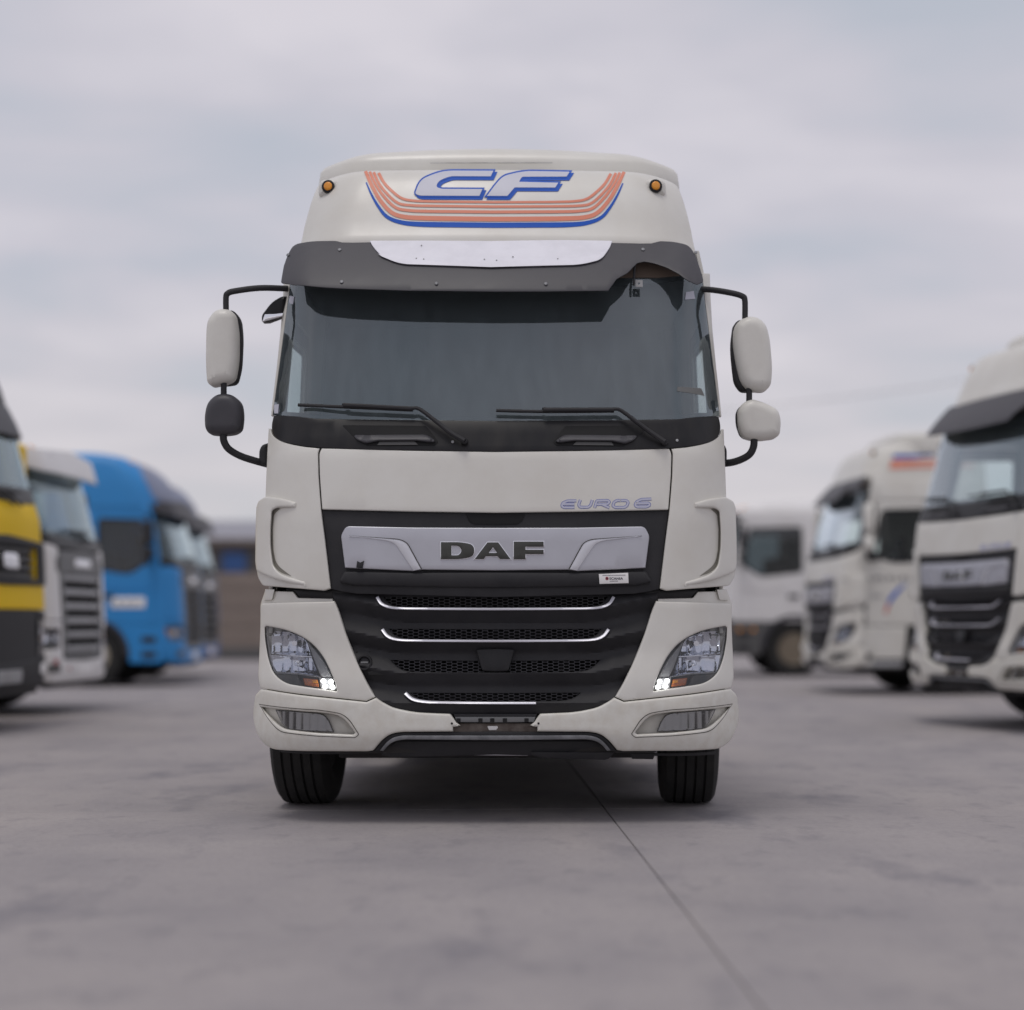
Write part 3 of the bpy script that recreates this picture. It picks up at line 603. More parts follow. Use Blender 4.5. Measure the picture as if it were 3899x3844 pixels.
two('deflector_shade', L(c4, inn, front(-.004)), 'slot_shade', hero, front(-.003), t=.003, b=0)  # darker strip: soft shading along the deflector edge, painted as colour
# ---- black panel below the windscreen
Sk = front(-.004)
sk = both(L(c2, [(1901, 968), (1200, 962), (800, 956), (552, 938, 6), (538, 1000, 60), (545, 1062, 40), (600, 1098, 80), (720, 1125, 100), (840, 1136), (1200, 1148), (1901, 1158)], Sk)); SK = panel('cowl', sk, 'gloss_black', hero, Sk, t=.04, b=.006)
for sg in (1, -1):
    fx = (lambda l: l) if sg == 1 else mir
    panel('step_recess', fx(L(c2, [(965, 996, 6), (1480, 1000), (1560, 1100, 20), (1530, 1120), (1120, 1124), (1060, 1090, 20)], front(-.006))), 'dark', SK, front(-.006), t=.004, b=.001)
    panel('step_grip', fx(L(c2, [(1008, 1028, 14), (1465, 1032, 30), (1545, 1096, 10), (1500, 1100), (1420, 1090), (1190, 1092), (1110, 1108, 20), (1060, 1090, 20)], front(-.03))), 'visor_grey', SK, front(-.03, lambda x, z: 2.5*max(0, z-2.02)**1.3), t=.03, b=.014, bseg=3)
    panel('recess_floor', fx(L(c2, [(1195, 1096), (1410, 1094), (1430, 1116), (1180, 1118)], front(-.012))), 'steel_dark', SK, front(-.012), t=.006, b=.002)
for (px, py, cr) in ((1643, 1098, c2), (1088, 1248, c3)):
    p = loc(cr((px, py)), Sk); panel('washer_nozzle', circ(p[0], p[1], .008, 14), 'light_grey', SK, front(-.012), t=.01, b=.004)
# ---- windscreen, pillars
Sw = front(.012)
wsl = both(L(c2, [(1901, 100), (1200, 95), (668, 60), (655, 150), (600, 560), (548, 936, 8), (800, 957), (1200, 964), (1901, 970)], Sw))
WS = sheet('windscreen', wsl, 'windshield_glass', hero, Sw, .03, .05)
inw = both(L(c2, [(1901, 150), (1200, 145), (700, 110), (690, 175), (640, 560), (598, 915, 12), (800, 928), (1200, 936), (1901, 942)], Sw))
panel('frit_band', wsl, 'gloss_black', hero, front(.018), [inw], t=.006, b=.001)
pil = L(c2, [(664, 60), (654, 150), (599, 560), (547, 936), (537, 938), (545, 860), (572, 640), (598, 400), (612, 200), (618, 60)], front(.016))
two('pillar', pil, WH, hero, front(.016), t=.06, b=.006)
# wipers
Swp = front(-.03)
def p3(cr, pts, S): return [Vector(S(*loc(cr(p), S))) for p in pts]
for cr, bl_, arm in ((c2, [(700, 873), (1010, 886), (1400, 903)], [(1390, 893), (1440, 897), (1545, 975), (1635, 1045), (1715, 1092)]), (c3, [(-22, 1066), (300, 1072), (700, 1068)], [(690, 1056), (740, 1062), (830, 1128), (920, 1195), (1012, 1258)])):
    wp = empty('wiper', (0, 0, 0)); wp.parent = hero
    a = p3(cr, bl_, Swp); tube('blade', a, .009, 'black_plastic', wp, 8, 4)
    tube('blade_spine', [a[0].lerp(a[2], .42)+Vector((0, -.012, .006)), a[1]+Vector((0, -.014, .008)), a[2]+Vector((0, -.012, .006))], .012, 'black_plastic', wp, 8, 4)
    tube('arm', p3(cr, arm, front(-.045)), (.009, .014), 'black_plastic', wp, 8, 5)
    q = p3(cr, arm[-1:], front(-.02))[0]; lathe('pivot', [(-.02, .001), (-.02, .016), (.02, .02)], q, 'black_plastic', wp, 16, 'y')
# dark streaks / tape marks on the glass edge
for cr, pts in ((c2, [(652, 205), (680, 210), (672, 258), (648, 248)]), (c2, [(556, 872), (584, 868), (580, 925), (556, 925)]), (c3, [(1148, 338), (1195, 330), (1205, 378), (1142, 384)])):
    panel('edge_tape', L(cr, pts, front(.008)), 'decal_grey', hero, front(.008), t=.001, b=0)
panel('date_sticker', L(c3, [(1092, 918), (1240, 928), (1262, 975), (1090, 945)], front(.010)), 'interior_light', hero, front(.0105), t=.001, b=0)
# ---- cab sides, doors, roof, interior
def cab_side(root, sg, wt, paint, fr, zb, zt, yb=2.2, door=(.45, 1.42), win=None, glassm='side_glass', arch=None, doorz=(1.0, 2.78), inside_m='interior'):
    S = side(sg, wt)
    # outer skin, hole for the door opening
    osk = [(fr(z), z) for z in np.linspace(zb, zt, 14)]+[(yb, zt), (yb, zb)]
    dz0, dz1 = doorz; slope = fr(dz1)-fr(dz0) if False else .0
    dl = fillet([(door[0], dz0, .04), (door[1], dz0, .05), (door[1], dz1, .08), (max(door[0]+.05, fr(dz1)+.10), dz1, .06), (max(door[0], fr(2.02)+.09), 2.02, .1)])
    panel('side_panel', osk, paint, root, S, [dl], t=.02, b=.004, grid=.1, step=.06)
    il = inset(resample(dl if area2(dl) > 0 else dl[::-1], .04), .006)
    wl = fillet(win); dr = panel('door', il, paint, root, side(sg, wt, .004), [wl], t=.018, b=.005, grid=.09, step=.05)
    big = inset(resample(wl if area2(wl) > 0 else wl[::-1], .04), -.02)
    panel('window_seal', big, 'black_plastic', dr, side(sg, wt, -.002), [inset(resample(wl if area2(wl) > 0 else wl[::-1], .04), .018)], t=.012, b=.003)
    sheet('window', wl, glassm, dr, side(sg, wt, .012), .05, .12)
    panel('door_handle', rect(door[1]-.30, 1.42, door[1]-.10, 1.49, .02), 'black_plastic', dr, side(sg, wt, -.02), t=.03, b=.008)
    panel('door_lining', inset(resample(dl if area2(dl) > 0 else dl[::-1], .04), .03), inside_m, dr, side(sg, wt, .023), [inset(resample(wl if area2(wl) > 0 else wl[::-1], .04), -.02)], t=.008, b=.002, grid=.12)
    return dr
hfr = lambda z: o_tab(z)+cx_(w_tab(z))+(.025 if z > 1.3 else .06)
WIN = [(.56, 2.0, .05), (.72, 2.64, .05), (1.34, 2.66, .06), (1.34, 1.93, .05), (.86, 1.90, .1)]
doors = [cab_side(hero, sg, w_tab, WH, hfr, 1.0, 3.12, 2.25, (.46, 1.42), WIN) for sg in (-1, 1)]
for sg in (-1, 1):
    S = side(sg, lerp_tab([(.3, 1.235), (1.2, 1.235)]))
    arc = [(1.15+.60*math.cos(a), .5+.60*math.sin(a)) for a in np.linspace(math.radians(184), math.radians(70), 16)]
    sk_ = [(hfr(.9)+.04, .40), (.53, .40)]+[p for p in arc if p[1] < .985]+[(hfr(.9)+.04, .985)]
    stp = panel('step_skirt', fillet([(.33, .42, .03), (.54, .42, .03), (.56, .66), (.62, .82), (.76, .985), (.33, .985)]), WH, hero, S, t=.05, b=.01)
    panel('step', rect(.36, .5, .53, .6, .02), 'black_plastic', stp, side(sg, lerp_tab([(.3, 1.238), (1.2, 1.238)])), t=.01, b=.003)
    band = [(1.15+.60*math.cos(a), .5+.60*math.sin(a)) for a in np.linspace(math.radians(180), math.radians(-5), 26)]+[(1.15+.55*math.cos(a), .5+.55*math.sin(a)) for a in np.linspace(math.radians(-5), math.radians(180), 26)]
    panel('wheel_arch', band, 'black_plastic', hero, side(sg, lerp_tab([(.3, 1.25), (1.2, 1.25)])), t=.34, b=.01)
    panel('rear_skirt', fillet([(1.78, .7, .04), (2.25, .7, .04), (2.25, .99), (1.72, .99)]), WH, hero, S, t=.04, b=.008)
    panel('grille_vent', rect(hfr(1.3)+.05, 1.06, hfr(1.3)+.12, 1.62, .02), 'black_plastic', hero, side(sg, w_tab, -.004), t=.02, b=.004)
panel('back_wall', both([(-(w_tab(z)-.012), z) for z in np.linspace(1.0, 3.1, 12)]), 'interior', hero, flat(2.18), t=.05, b=0, grid=.3, step=.2)
box('floor_pan', -1.18, 1.18, .5, 2.2, 1.06, 1.14, 'interior_dark', hero, 0)
box('headliner', -1.1, 1.1, .62, 2.2, 2.96, 3.0, 'interior_light', hero, 0)
box('bunk', -1.05, 1.05, 1.62, 2.19, 1.14, 1.9, 'interior', hero, .06)
box('curtain', -1.05, 1.05, 2.05, 2.12, 1.9, 2.95, 'interior', hero, .02)
dash = [(x, y, z) for x in (-1.12, 1.12) for (y, z) in ((.25, 1.2), (.25, 1.80), (.32, 1.90), (.62, 1.93), (.78, 1.84), (.85, 1.2))]
mesh('dashboard', dash, [tuple(range(6))[::-1], tuple(range(6, 12))]+[(i, (i+1) % 6, 6+(i+1) % 6, 6+i) for i in range(6)], 'interior_dark', hero, 30)
for sx in (-.62, .62):
    se = empty('seat', (sx, 1.25, 1.14)); se.parent = hero
    box('cushion', -.25, .25, -.28, .24, .25, .42, 'interior_dark', se, .05); box('backrest', -.24, .24, .16, .32, .38, 1.0, 'interior_dark', se, .06)
    box('headrest', -.13, .13, .2, .29, 1.02, 1.2, 'interior_dark', se, .04); box('seat_base', -.18, .18, -.2, .2, 0, .27, 'interior_dark', se, .02)
cw = Vector((.68, .86, 1.98)); ringp = [cw+Vector((.22*math.cos(a), .22*math.sin(a)*math.sin(.55), .22*math.sin(a)*math.cos(.55))) for a in np.linspace(0, 2*math.pi, 33)]
sw_ = empty('steering_wheel', (0, 0, 0)); sw_.parent = hero; tube('wheel_ring', ringp, .014, 'interior_dark', sw_, 8, 0); tube('spoke', [ringp[0], cw, ringp[16]], .014, 'interior_dark', sw_, 8, 2)
tube('column', [cw, cw+Vector((0, -.2, -.25))], .035, 'interior_dark', sw_, 8, 2)
# ---- roof fairing
ry = smooth_tab([(3.0, .50), (3.1, .43), (3.16, .435), (3.2, .468), (3.3, .505), (3.45, .57), (3.55, .635), (3.60, .69), (3.635, .80), (3.65, 1.1)])
rw = smooth_tab([(3.0, 1.13), (3.1, 1.12), (3.18, 1.105), (3.3, 1.09), (3.45, 1.06), (3.55, 1.035), (3.60, 1.01), (3.635, .95), (3.65, .8)])
def rcx(x, hw): return .05*x*x+2.4*max(0, abs(x)-(hw-.3))**2
def Sroof(off=0):
    def S(x, z, d=0): return (x, ry(z)+rcx(x, rw(z))+off+d, z)
    return S
def plan(hw, y0, z, yb=2.25, n=40, crown=0):
    P = []
    for k in range(n+1):
        x = -hw*math.cos(math.pi*k/n); P.append((x, y0+rcx(x, hw), z+crown*(1-(x/hw)**2)))
    ye = P[-1][1]
    P += [(hw, ye+(yb-ye)*s, z) for s in (.15, .4, .7, 1)]+[(0, yb, z+crown)]+[(-hw, ye+(yb-ye)*s, z) for s in (1, .7, .4, .15)]
    return P
lv = [plan(rw(z), ry(z), z) for z in (3.04, 3.08, 3.12, 3.15, 3.18, 3.22, 3.28, 3.36, 3.44, 3.5, 3.54, 3.57, 3.595, 3.615, 3.63, 3.64, 3.646)]+[plan(.5, 1.25, 3.652, 2.0)]
RF = loft('roof_fairing', lv, WH, hero)
tw = [(3.50, 1.075, 1.02, 0), (3.66, 1.07, 1.0, 0), (3.725, 1.06, 1.0, .004), (3.757, 1.04, 1.02, .014), (3.78, 1.0, 1.06, .028), (3.794, .94, 1.13, .04), (3.80, .78, 1.3, .04)]
loft('roof_cap', [plan(a, b, z, 2.2, 40, cr_) for (z, a, b, cr_) in tw], WH, hero)
panel('roof_gap', L(c1, [(690, 107), (1190, 104), (1190, 106), (690, 109)], flat(.99)), 'light_grey', RF, flat(.99), t=.003, b=0)
for px, mm in (((275, 212), 'amber'), ((1608, 205), 'amber')):
    p = loc(c1(px), Sroof()); sx = 1 if p[0] > 0 else -1; Y = ry(p[1])+rcx(p[0], rw(p[1]))
    pod = fillet([(p[0]-.06, p[1]-.05, .03), (p[0]+.06, p[1]-.05, .03), (p[0]+.06, p[1]+.05, .05), (p[0]-.06, p[1]+.05, .05)])
    panel('lamp_pod', pod, WH, RF, flat(Y-.022, .18*sx, p[0]), t=.12, b=.03, bseg=4)
    lp_ = empty('marker_lamp', (0, 0, 0)); lp_.parent = hero
    panel('bezel', circ(p[0], p[1], .037, 28), 'gloss_black', lp_, flat(Y-.042, .18*sx, p[0]), t=.03, b=.006)
    panel('lens', circ(p[0], p[1], .024, 24), mm, lp_, flat(Y-.052, .18*sx, p[0]), t=.02, b=.009, bseg=3)
# stripes and letters on the fairing
def stripe(path, wd, m, off):
    q = [tuple(v) for v in spl([Vector(p) for p in path], 6)]; n = len(q); ww = [wd[0]+(wd[1]-wd[0])*min(1, k/(n*.75)) for k in range(n)]
    lp_ = [(x+.015, z) for x, z in (loc(c1(p), Sroof(off)) for p in ribbon(q, ww))]
    full = lp_[:n]+[(-x, z) for x, z in lp_[:n]][::-1]+[(-x, z) for x, z in lp_[n:]][::-1]+lp_[n:]
    full = [(x-.015, z) for x, z in full]
    panel('stripe', full, m, RF, Sroof(off), t=.0015, b=0, step=.015, grid=.02)
dxc = 10
for path, wd, m in (([(426, 188), (446, 235), (474, 285), (510, 328), (565, 350), (640, 358), (800, 360), (948, 361)], (5, 21), 'decal_blue'),
                    ([(424, 142), (446, 195), (482, 260), (528, 310), (580, 328), (660, 333), (800, 335), (948, 336)], (13, 19), 'decal_orange'),
                    ([(441, 144), (462, 192), (498, 245), (545, 290), (600, 302), (680, 305), (800, 306), (948, 307)], (11, 12), 'decal_orange'),
                    ([(457, 146), (478, 192), (512, 235), (556, 272), (610, 281), (690, 283), (800, 284), (948, 285)], (11, 10), 'decal_orange'),
                    ([(477, 149), (498, 188), (530, 222), (570, 252), (620, 262), (700, 265), (800, 266), (948, 267)], (12, 9), 'decal_orange')):
    stripe(path, wd, m, -.003)
Cg = [(948, 137), (735, 137, 110), (645, 175, 60), (622, 235, 24), (645, 243, 10), (888, 243), (902, 212), (735, 212, 8), (710, 205, 10), (725, 180, 14), (770, 163, 14), (935, 163)]
Fg = [(1260, 140), (1070, 137, 50), (985, 158, 30), (955, 190, 20), (915, 243), (1002, 243), (1032, 208), (1198, 208), (1213, 185), (1052, 182), (1062, 164, 8), (1245, 163)]
for g_ in (Cg, Fg):
    lp_ = resample(fillet(g_), 5); lp_ = lp_ if area2(lp_) > 0 else lp_[::-1]
    for k_, (sx, sy, ex, mm, of) in enumerate(((8, 10, 4, 'decal_blue', -.003), (0, 0, 4.5, 'decal_blue', -.0045), (0, 0, -1.5, 'decal_grey', -.0065))):
        q = [(x+sx, y+sy) for x, y in inset(lp_, -ex)]; panel('letter', [loc(c1(p), Sroof(of)) for p in q], mm, RF, Sroof(of-.0003*(g_ is Fg)), t=.001, b=0, step=.015, grid=.018)
# ---- sun visor with the broken corner
def vy(x, z): 
    s = (z-2.80)/.33; return .16+.27*max(-.2, s)**1.25 if s > 0 else .16
def Sv(off=0):
    def S(x, z, d=0): return (x, vy(x, z)+cx_(x*.96)*1.15+off+d, z)
    return S
vis = [(75, 600, 8), (88, 530), (102, 490, 40), (128, 442, 25), (200, 428, 40), (435, 425), (935, 426), (1430, 420), (1680, 425, 40), (1745, 440, 30), (1770, 480), (1790, 540), (1803, 590, 10), (1775, 602), (1735, 585, 20), (1700, 558), (1650, 532), (1600, 515, 20), (1560, 508, 10), (1530, 515), (1490, 555), (1445, 580), (1410, 628), (1150, 632), (935, 633, 200), (600, 630, 200), (300, 622, 150), (130, 608)]
VS = panel('sun_visor', L(c1, vis, Sv()), 'visor_grey', hero, Sv(), t=.012, b=.004, grid=.035, step=.02)
cpl = [(438, 426), (935, 426), (1432, 418), (1418, 455, 20), (1385, 500, 40), (1300, 522, 80), (930, 533, 300), (560, 521, 80), (485, 490, 40), (452, 452, 20)]
panel('visor_plate', L(c1, cpl, Sv(-.008)), 'plate_white', VS, Sv(-.010, ), t=.012, b=.004)
panel('visor_plate_fold', L(c1, [(470, 478), (500, 490, 40), (600, 500), (935, 505), (1300, 496), (1380, 478), (1415, 455), (1385, 500, 40), (1300, 522, 80), (930, 533), (560, 521, 80), (485, 490, 40)], Sv(-.011)), 'plate_white', VS, Sv(-.014), t=.004, b=.0015)
for q in ((316, 463), (322, 594), (708, 600), (1155, 600), (1555, 458), (106, 485), (1772, 470)):
    p = loc(c1(q), Sv()); panel('bolt', circ(p[0], p[1], .010, 14), 'grey_metal', VS, Sv(-.009), t=.01, b=.005, bseg=3)
for q in ((650, 447), (628, 500), (658, 503), (905, 503), (955, 507), (1022, 492), (1205, 500)):
    p = loc(c1(q), Sv()); panel('chip', circ(p[0], p[1], .004, 8), 'grey_plastic', VS, Sv(-.0155), t=.001, b=0)
# bracket that shows through the broken corner, header above the glass
panel('header_panel', both(L(c1, [(935, 500), (300, 495), (160, 500), (150, 565), (300, 575), (935, 578)], front(.01))), 'wood', hero, front(.0), t=.03, b=.004)
q = p3(c1, [(1521, 505), (1519, 540), (1517, 575), (1516, 605)], front(-.06)); tube('visor_bracket', q, .007, 'black_plastic', VS, 8, 3)
p = loc(c1((1538, 598)), front(-.05)); panel('bracket_plate', rect(p[0]-.02, p[1]-.02, p[0]+.02, p[1]+.02, .003), 'light_grey', VS, front(-.05), [circ(p[0], p[1], .006, 10)], t=.006, b=.001)
# ---- mirrors
def mirror_set(cr, up_arm, house, frame, stalk, low, lowm, low_fr, arm, mount, ym, sg):
    ms_ = empty('mirror_assembly', (0, 0, 0)); ms_.parent = hero
    Sm = flat(ym); Sf = flat(ym+.085)
    tube('upper_arm', [Vector(Sm(*loc(cr(p), Sm)))+Vector((0, yy, 0)) for p, yy in up_arm], .0165, 'black_plastic', ms_, 10, 5)
    panel('mirror_shell', L(cr, house, Sm), 'cream_mirror', ms_, Sm, t=.12, b=.055, bseg=6, grid=.04, step=.015)
    panel('mirror_frame', L(cr, frame, Sf), 'black_plastic', ms_, Sf, t=.09, b=.02, bseg=3, step=.015)
    lg = L(cr, frame, Sf); lg = resample(lg, .015); lg = lg if area2(lg) > 0 else lg[::-1]
    panel('mirror_glass', inset(lg, .022), 'mirror_chrome', ms_, flat(ym+.172), t=.006, b=.001)
    tube('stalk', [Vector((*[Sm(*loc(cr(p), Sm))[0]], ym+.05, Sm(*loc(cr(p), Sm))[2])) for p in stalk], .0165, 'black_plastic', ms_, 10, 0)
    panel('wide_angle_shell', L(cr, low, Sm), lowm, ms_, Sm, t=.11, b=.05, bseg=6, grid=.04, step=.015)
    if low_fr: panel('wide_angle_frame', L(cr, low_fr, flat(ym+.07)), 'black_plastic', ms_, flat(ym+.07), t=.08, b=.02, bseg=3)
    tube('lower_arm', [Vector(Sm(*loc(cr(p), Sm)))+Vector((0, yy, 0)) for p, yy in arm], .02, 'black_plastic', ms_, 12, 5)
    mo = panel('arm_mount', L(cr, mount, flat(ym+.10)), 'black_plastic', ms_, flat(ym+.10), t=.16, b=.02, bseg=3)
YM = .38
mirror_set(c2, [((612, 126), .16), (((450, 136)), .10), ((300, 165), .06), ((262, 182), .05), ((252, 205), .05), ((252, 290), .05)],
    [(140, 345, 50), (190, 278, 60), (270, 276, 40), (312, 312, 30), (330, 420, 200), (328, 600, 200), (305, 722, 60), (235, 738, 30), (165, 754, 40), (136, 728, 20), (128, 600, 200), (132, 400, 100)],
    [(200, 300, 40), (305, 288, 30), (345, 340, 40), (356, 450, 200), (348, 640, 200), (322, 740, 30), (230, 752, 30), (180, 700, 40)],
    [(238, 720), (238, 830)],
    [(140, 852, 50), (190, 806, 40), (240, 796, 60), (295, 806, 40), (345, 850, 50), (357, 935, 100), (346, 1020, 40), (310, 1046, 30), (230, 1056, 40), (150, 1048, 30), (125, 1012, 30), (121, 930, 100)], 'visor_grey', None,
    [((237, 1040), .05), ((238, 1085), .05), ((265, 1135), .06), ((330, 1175), .09), ((420, 1203), .13), ((500, 1222), .17)],
    [(463, 1150, 20), (480, 1115, 20), (520, 1104), (520, 1246), (480, 1240, 10), (462, 1215, 10)], YM, -1)
mirror_set(c3, [((1235, 282), .16), ((1330, 300), .11), ((1440, 330), .06), ((1498, 350), .05), ((1516, 375), .05), ((1517, 490), .05)],
    [(1462, 520, 50), (1520, 474, 60), (1600, 480, 50), (1650, 530, 60), (1672, 620, 200), (1687, 800, 200), (1678, 900, 30), (1640, 940, 40), (1540, 934, 60), (1492, 880, 60), (1462, 760, 100), (1446, 640, 100), (1450, 560, 40)],
    [(1446, 528, 30), (1480, 500, 20), (1560, 520), (1580, 900), (1540, 944, 20), (1492, 942, 20), (1452, 890, 40), (1436, 760, 100), (1429, 650, 100)],
    [(1543, 920), (1543, 1010)],
    [(1495, 1018, 40), (1550, 984, 40), (1640, 1008, 80), (1722, 1052, 40), (1740, 1120, 60), (1732, 1205, 20), (1700, 1230, 30), (1620, 1240), (1540, 1237, 40), (1500, 1215, 40), (1475, 1150, 60), (1472, 1060, 60)], 'cream_mirror',
    [(1490, 1022, 30), (1560, 1010), (1580, 1230), (1520, 1236, 20), (1488, 1215, 30), (1464, 1150, 60), (1461, 1070, 50)],
    [((1574, 1225), .05), ((1570, 1280), .05), ((1548, 1325), .06), ((1505, 1352), .09), ((1450, 1368), .13), ((1390, 1372), .17)],
    [(1335, 1255), (1385, 1268, 20), (1402, 1300, 20), (1402, 1390, 15), (1370, 1403, 10), (1335, 1402)], YM, 1)
km = empty('kerb_mirror', (0, 0, 0)); km.parent = hero; Sk2 = flat(.52)
panel('kerb_mirror_shell', L(c2, [(632, 205), (600, 205, 20), (540, 240, 60), (478, 322, 30), (480, 362, 10), (520, 360), (612, 325), (628, 250)], Sk2), 'gloss_black', km, Sk2, t=.08, b=.02, bseg=3)
panel('kerb_mirror_glass', L(c2, [(500, 318), (490, 345, 8), (486, 362), (530, 352), (608, 330), (612, 310), (560, 316)], flat(.51)), 'mirror_chrome', km, flat(.512), t=.01, b=.002)
tube('kerb_mirror_arm', [Vector((loc(c2((610, 260)), Sk2)[0], .54, loc(c2((610, 260)), Sk2)[1])), Vector((-1.13, .62, loc(c2((610, 240)), Sk2)[1]))], .015, 'black_plastic', km, 8, 0)

# ------------------------------------------------------------------ copies of the cream tractor in the right-hand row
def tree_copy(o, parent=None, skip=()):
    if 'far_mirror' in skip and o.name == 'mirror_assembly': return None
    if o.name.split('.')[0] in skip: return None
    c = o.copy(); COL.objects.link(c); c.parent = parent
    for ch in o.children: tree_copy(ch, c, skip)
    return c
def corner_place(root, px, D, yaw, sx, hw=1.25):
    """put the front corner (sx = -1/+1) of a truck at pixel column px and distance D, truck turned by yaw"""
    X = (px-VX)*D/F; r = Matrix.Rotation(yaw, 2); v = r @ Vector((sx*hw, .28)); root.location = (X-v.x, D-v.y, 0); root.rotation_euler = (0, 0, yaw)
bpy.context.view_layer.update()
SKIP = ('sticker_plate', 'lettering', 'emblem', 'print_line', 'broken_clip', 'edge_tape', 'date_sticker', 'bolt_hole', 'visor_plate', 'visor_plate_fold', 'chip')
bulb_off = MAT['light_grey']
def unlit(root):
    for h in root.children_recursive:
        if h.name.startswith('daytime_lamp'): h.data = h.data.copy(); h.data.materials[0] = bulb_off
RG = 'semi trucks parked along the right side of the yard'
def side_marks(root, rw_sg=1):
    d = [c for c in root.children if c.name.startswith('door') and c.name.split('.')[0] == 'door'][1]
    S = side(1, w_tab, -.004)
    for k_, x in enumerate((.52, .62, .70, .80, .90, 1.0, 1.1)):
        h_ = .05; panel('door_mark', [(x-.03, 1.64), (x-.012, 1.64), (x-.012, 1.67), (x+.01, 1.67), (x+.01, 1.64), (x+.028, 1.64), (x+.028, 1.70), (x-.03, 1.70)] if k_ % 2 else [(x-.025, 1.64), (x+.025, 1.64), (x+.025, 1.66), (x-.005, 1.66), (x-.005, 1.70), (x-.025, 1.70)], 'grey_plastic', d, S, t=.002, b=0, step=.05)
    panel('door_mark', rect(.54, 1.40, .70, 1.43, .01), 'light_grey', d, S, t=.002, b=0)
    panel('door_stripe', ribbon([(.78, 1.30), (.84, 1.40), (.93, 1.50), (1.05, 1.60)], [.035, .06, .05, .01]), 'decal_blue', d, S, t=.002, b=0)
    panel('door_stripe', ribbon([(.74, 1.16), (.76, 1.23), (.79, 1.30)], [.02, .04, .035]), 'decal_red', d, S, t=.002, b=0)
DR = {}
t1 = tree_copy(hero, None, SKIP+('far_mirror',)); t1['label'] = 'large white semi truck with silver grille panel and plain high roof, no door markings'
t1['group'] = RG; t1.scale = (1.06, 1.06, 1.06); corner_place(t1, 1730*2.018, 18.2, math.radians(-74), -1, 1.32)
t2 = tree_copy(hero, None, SKIP); t2['label'] = 'white semi truck with blue and red flash on its door, between two other white trucks'
t2['group'] = RG; corner_place(t2, 1532*2.018, 26.6, math.radians(-85), -1)
bpy.context.view_layer.update(); side_marks(t2); unlit(t1); unlit(t2)
rf2 = [c for c in t2.children if c.name.startswith('roof_fairing')][0]
for tt in (t1, t2):
    rr_ = [c for c in tt.children if c.name.startswith('roof_fairing')][0]
    for c in list(rr_.children): bpy.data.objects.remove(c)
for c in t1.children:
    if c.name.startswith('roof_'): c.scale = (1, 1, 1.05); c.location.z = -3.05*.05
    if c.name.startswith('marker_lamp'): c.location.z = .025
for c in list(t2.children)+[q for q in t1.children if q.name.startswith('wheel')]:
    n_ = c.name.split('.')[0]
    if n_ == 'wheel' and c.location.y < 3: c.location.y += .5
    if n_ == 'wheel_arch': c.location.y += .5
    if n_ == 'rear_skirt': bpy.data.objects.remove(c)
for sg in (-1, 1):
    panel('door_skirt', fillet([(.56, .52, .03), (1.02, .52, .03), (1.06, .985), (.60, .985)]), WH, t2, side(sg, lerp_tab([(.3, 1.23), (1.2, 1.23)])), t=.05, b=.01)
    panel('step_board', fillet([(.34, .40, .02), (1.0, .40, .02), (1.0, .49, .02), (.34, .49, .02)]), 'light_grey', t2, side(sg, lerp_tab([(.3, 1.22), (1.2, 1.22)])), t=.12, b=.01)
def Srs(y, z, d=0): return (rw(z)+.004-d, y, z)
for zz, m, a, b_ in ((3.42, 'decal_blue', .9, 1.5), (3.34, 'decal_orange', .86, 2.0), (3.27, 'decal_orange', .84, 2.1)):
    panel('stripe', ribbon([(a, zz), (1.2, zz+.01), (b_, zz+.03)], [.06, .05, .02]), m, rf2, Srs, t=.003, b=0)

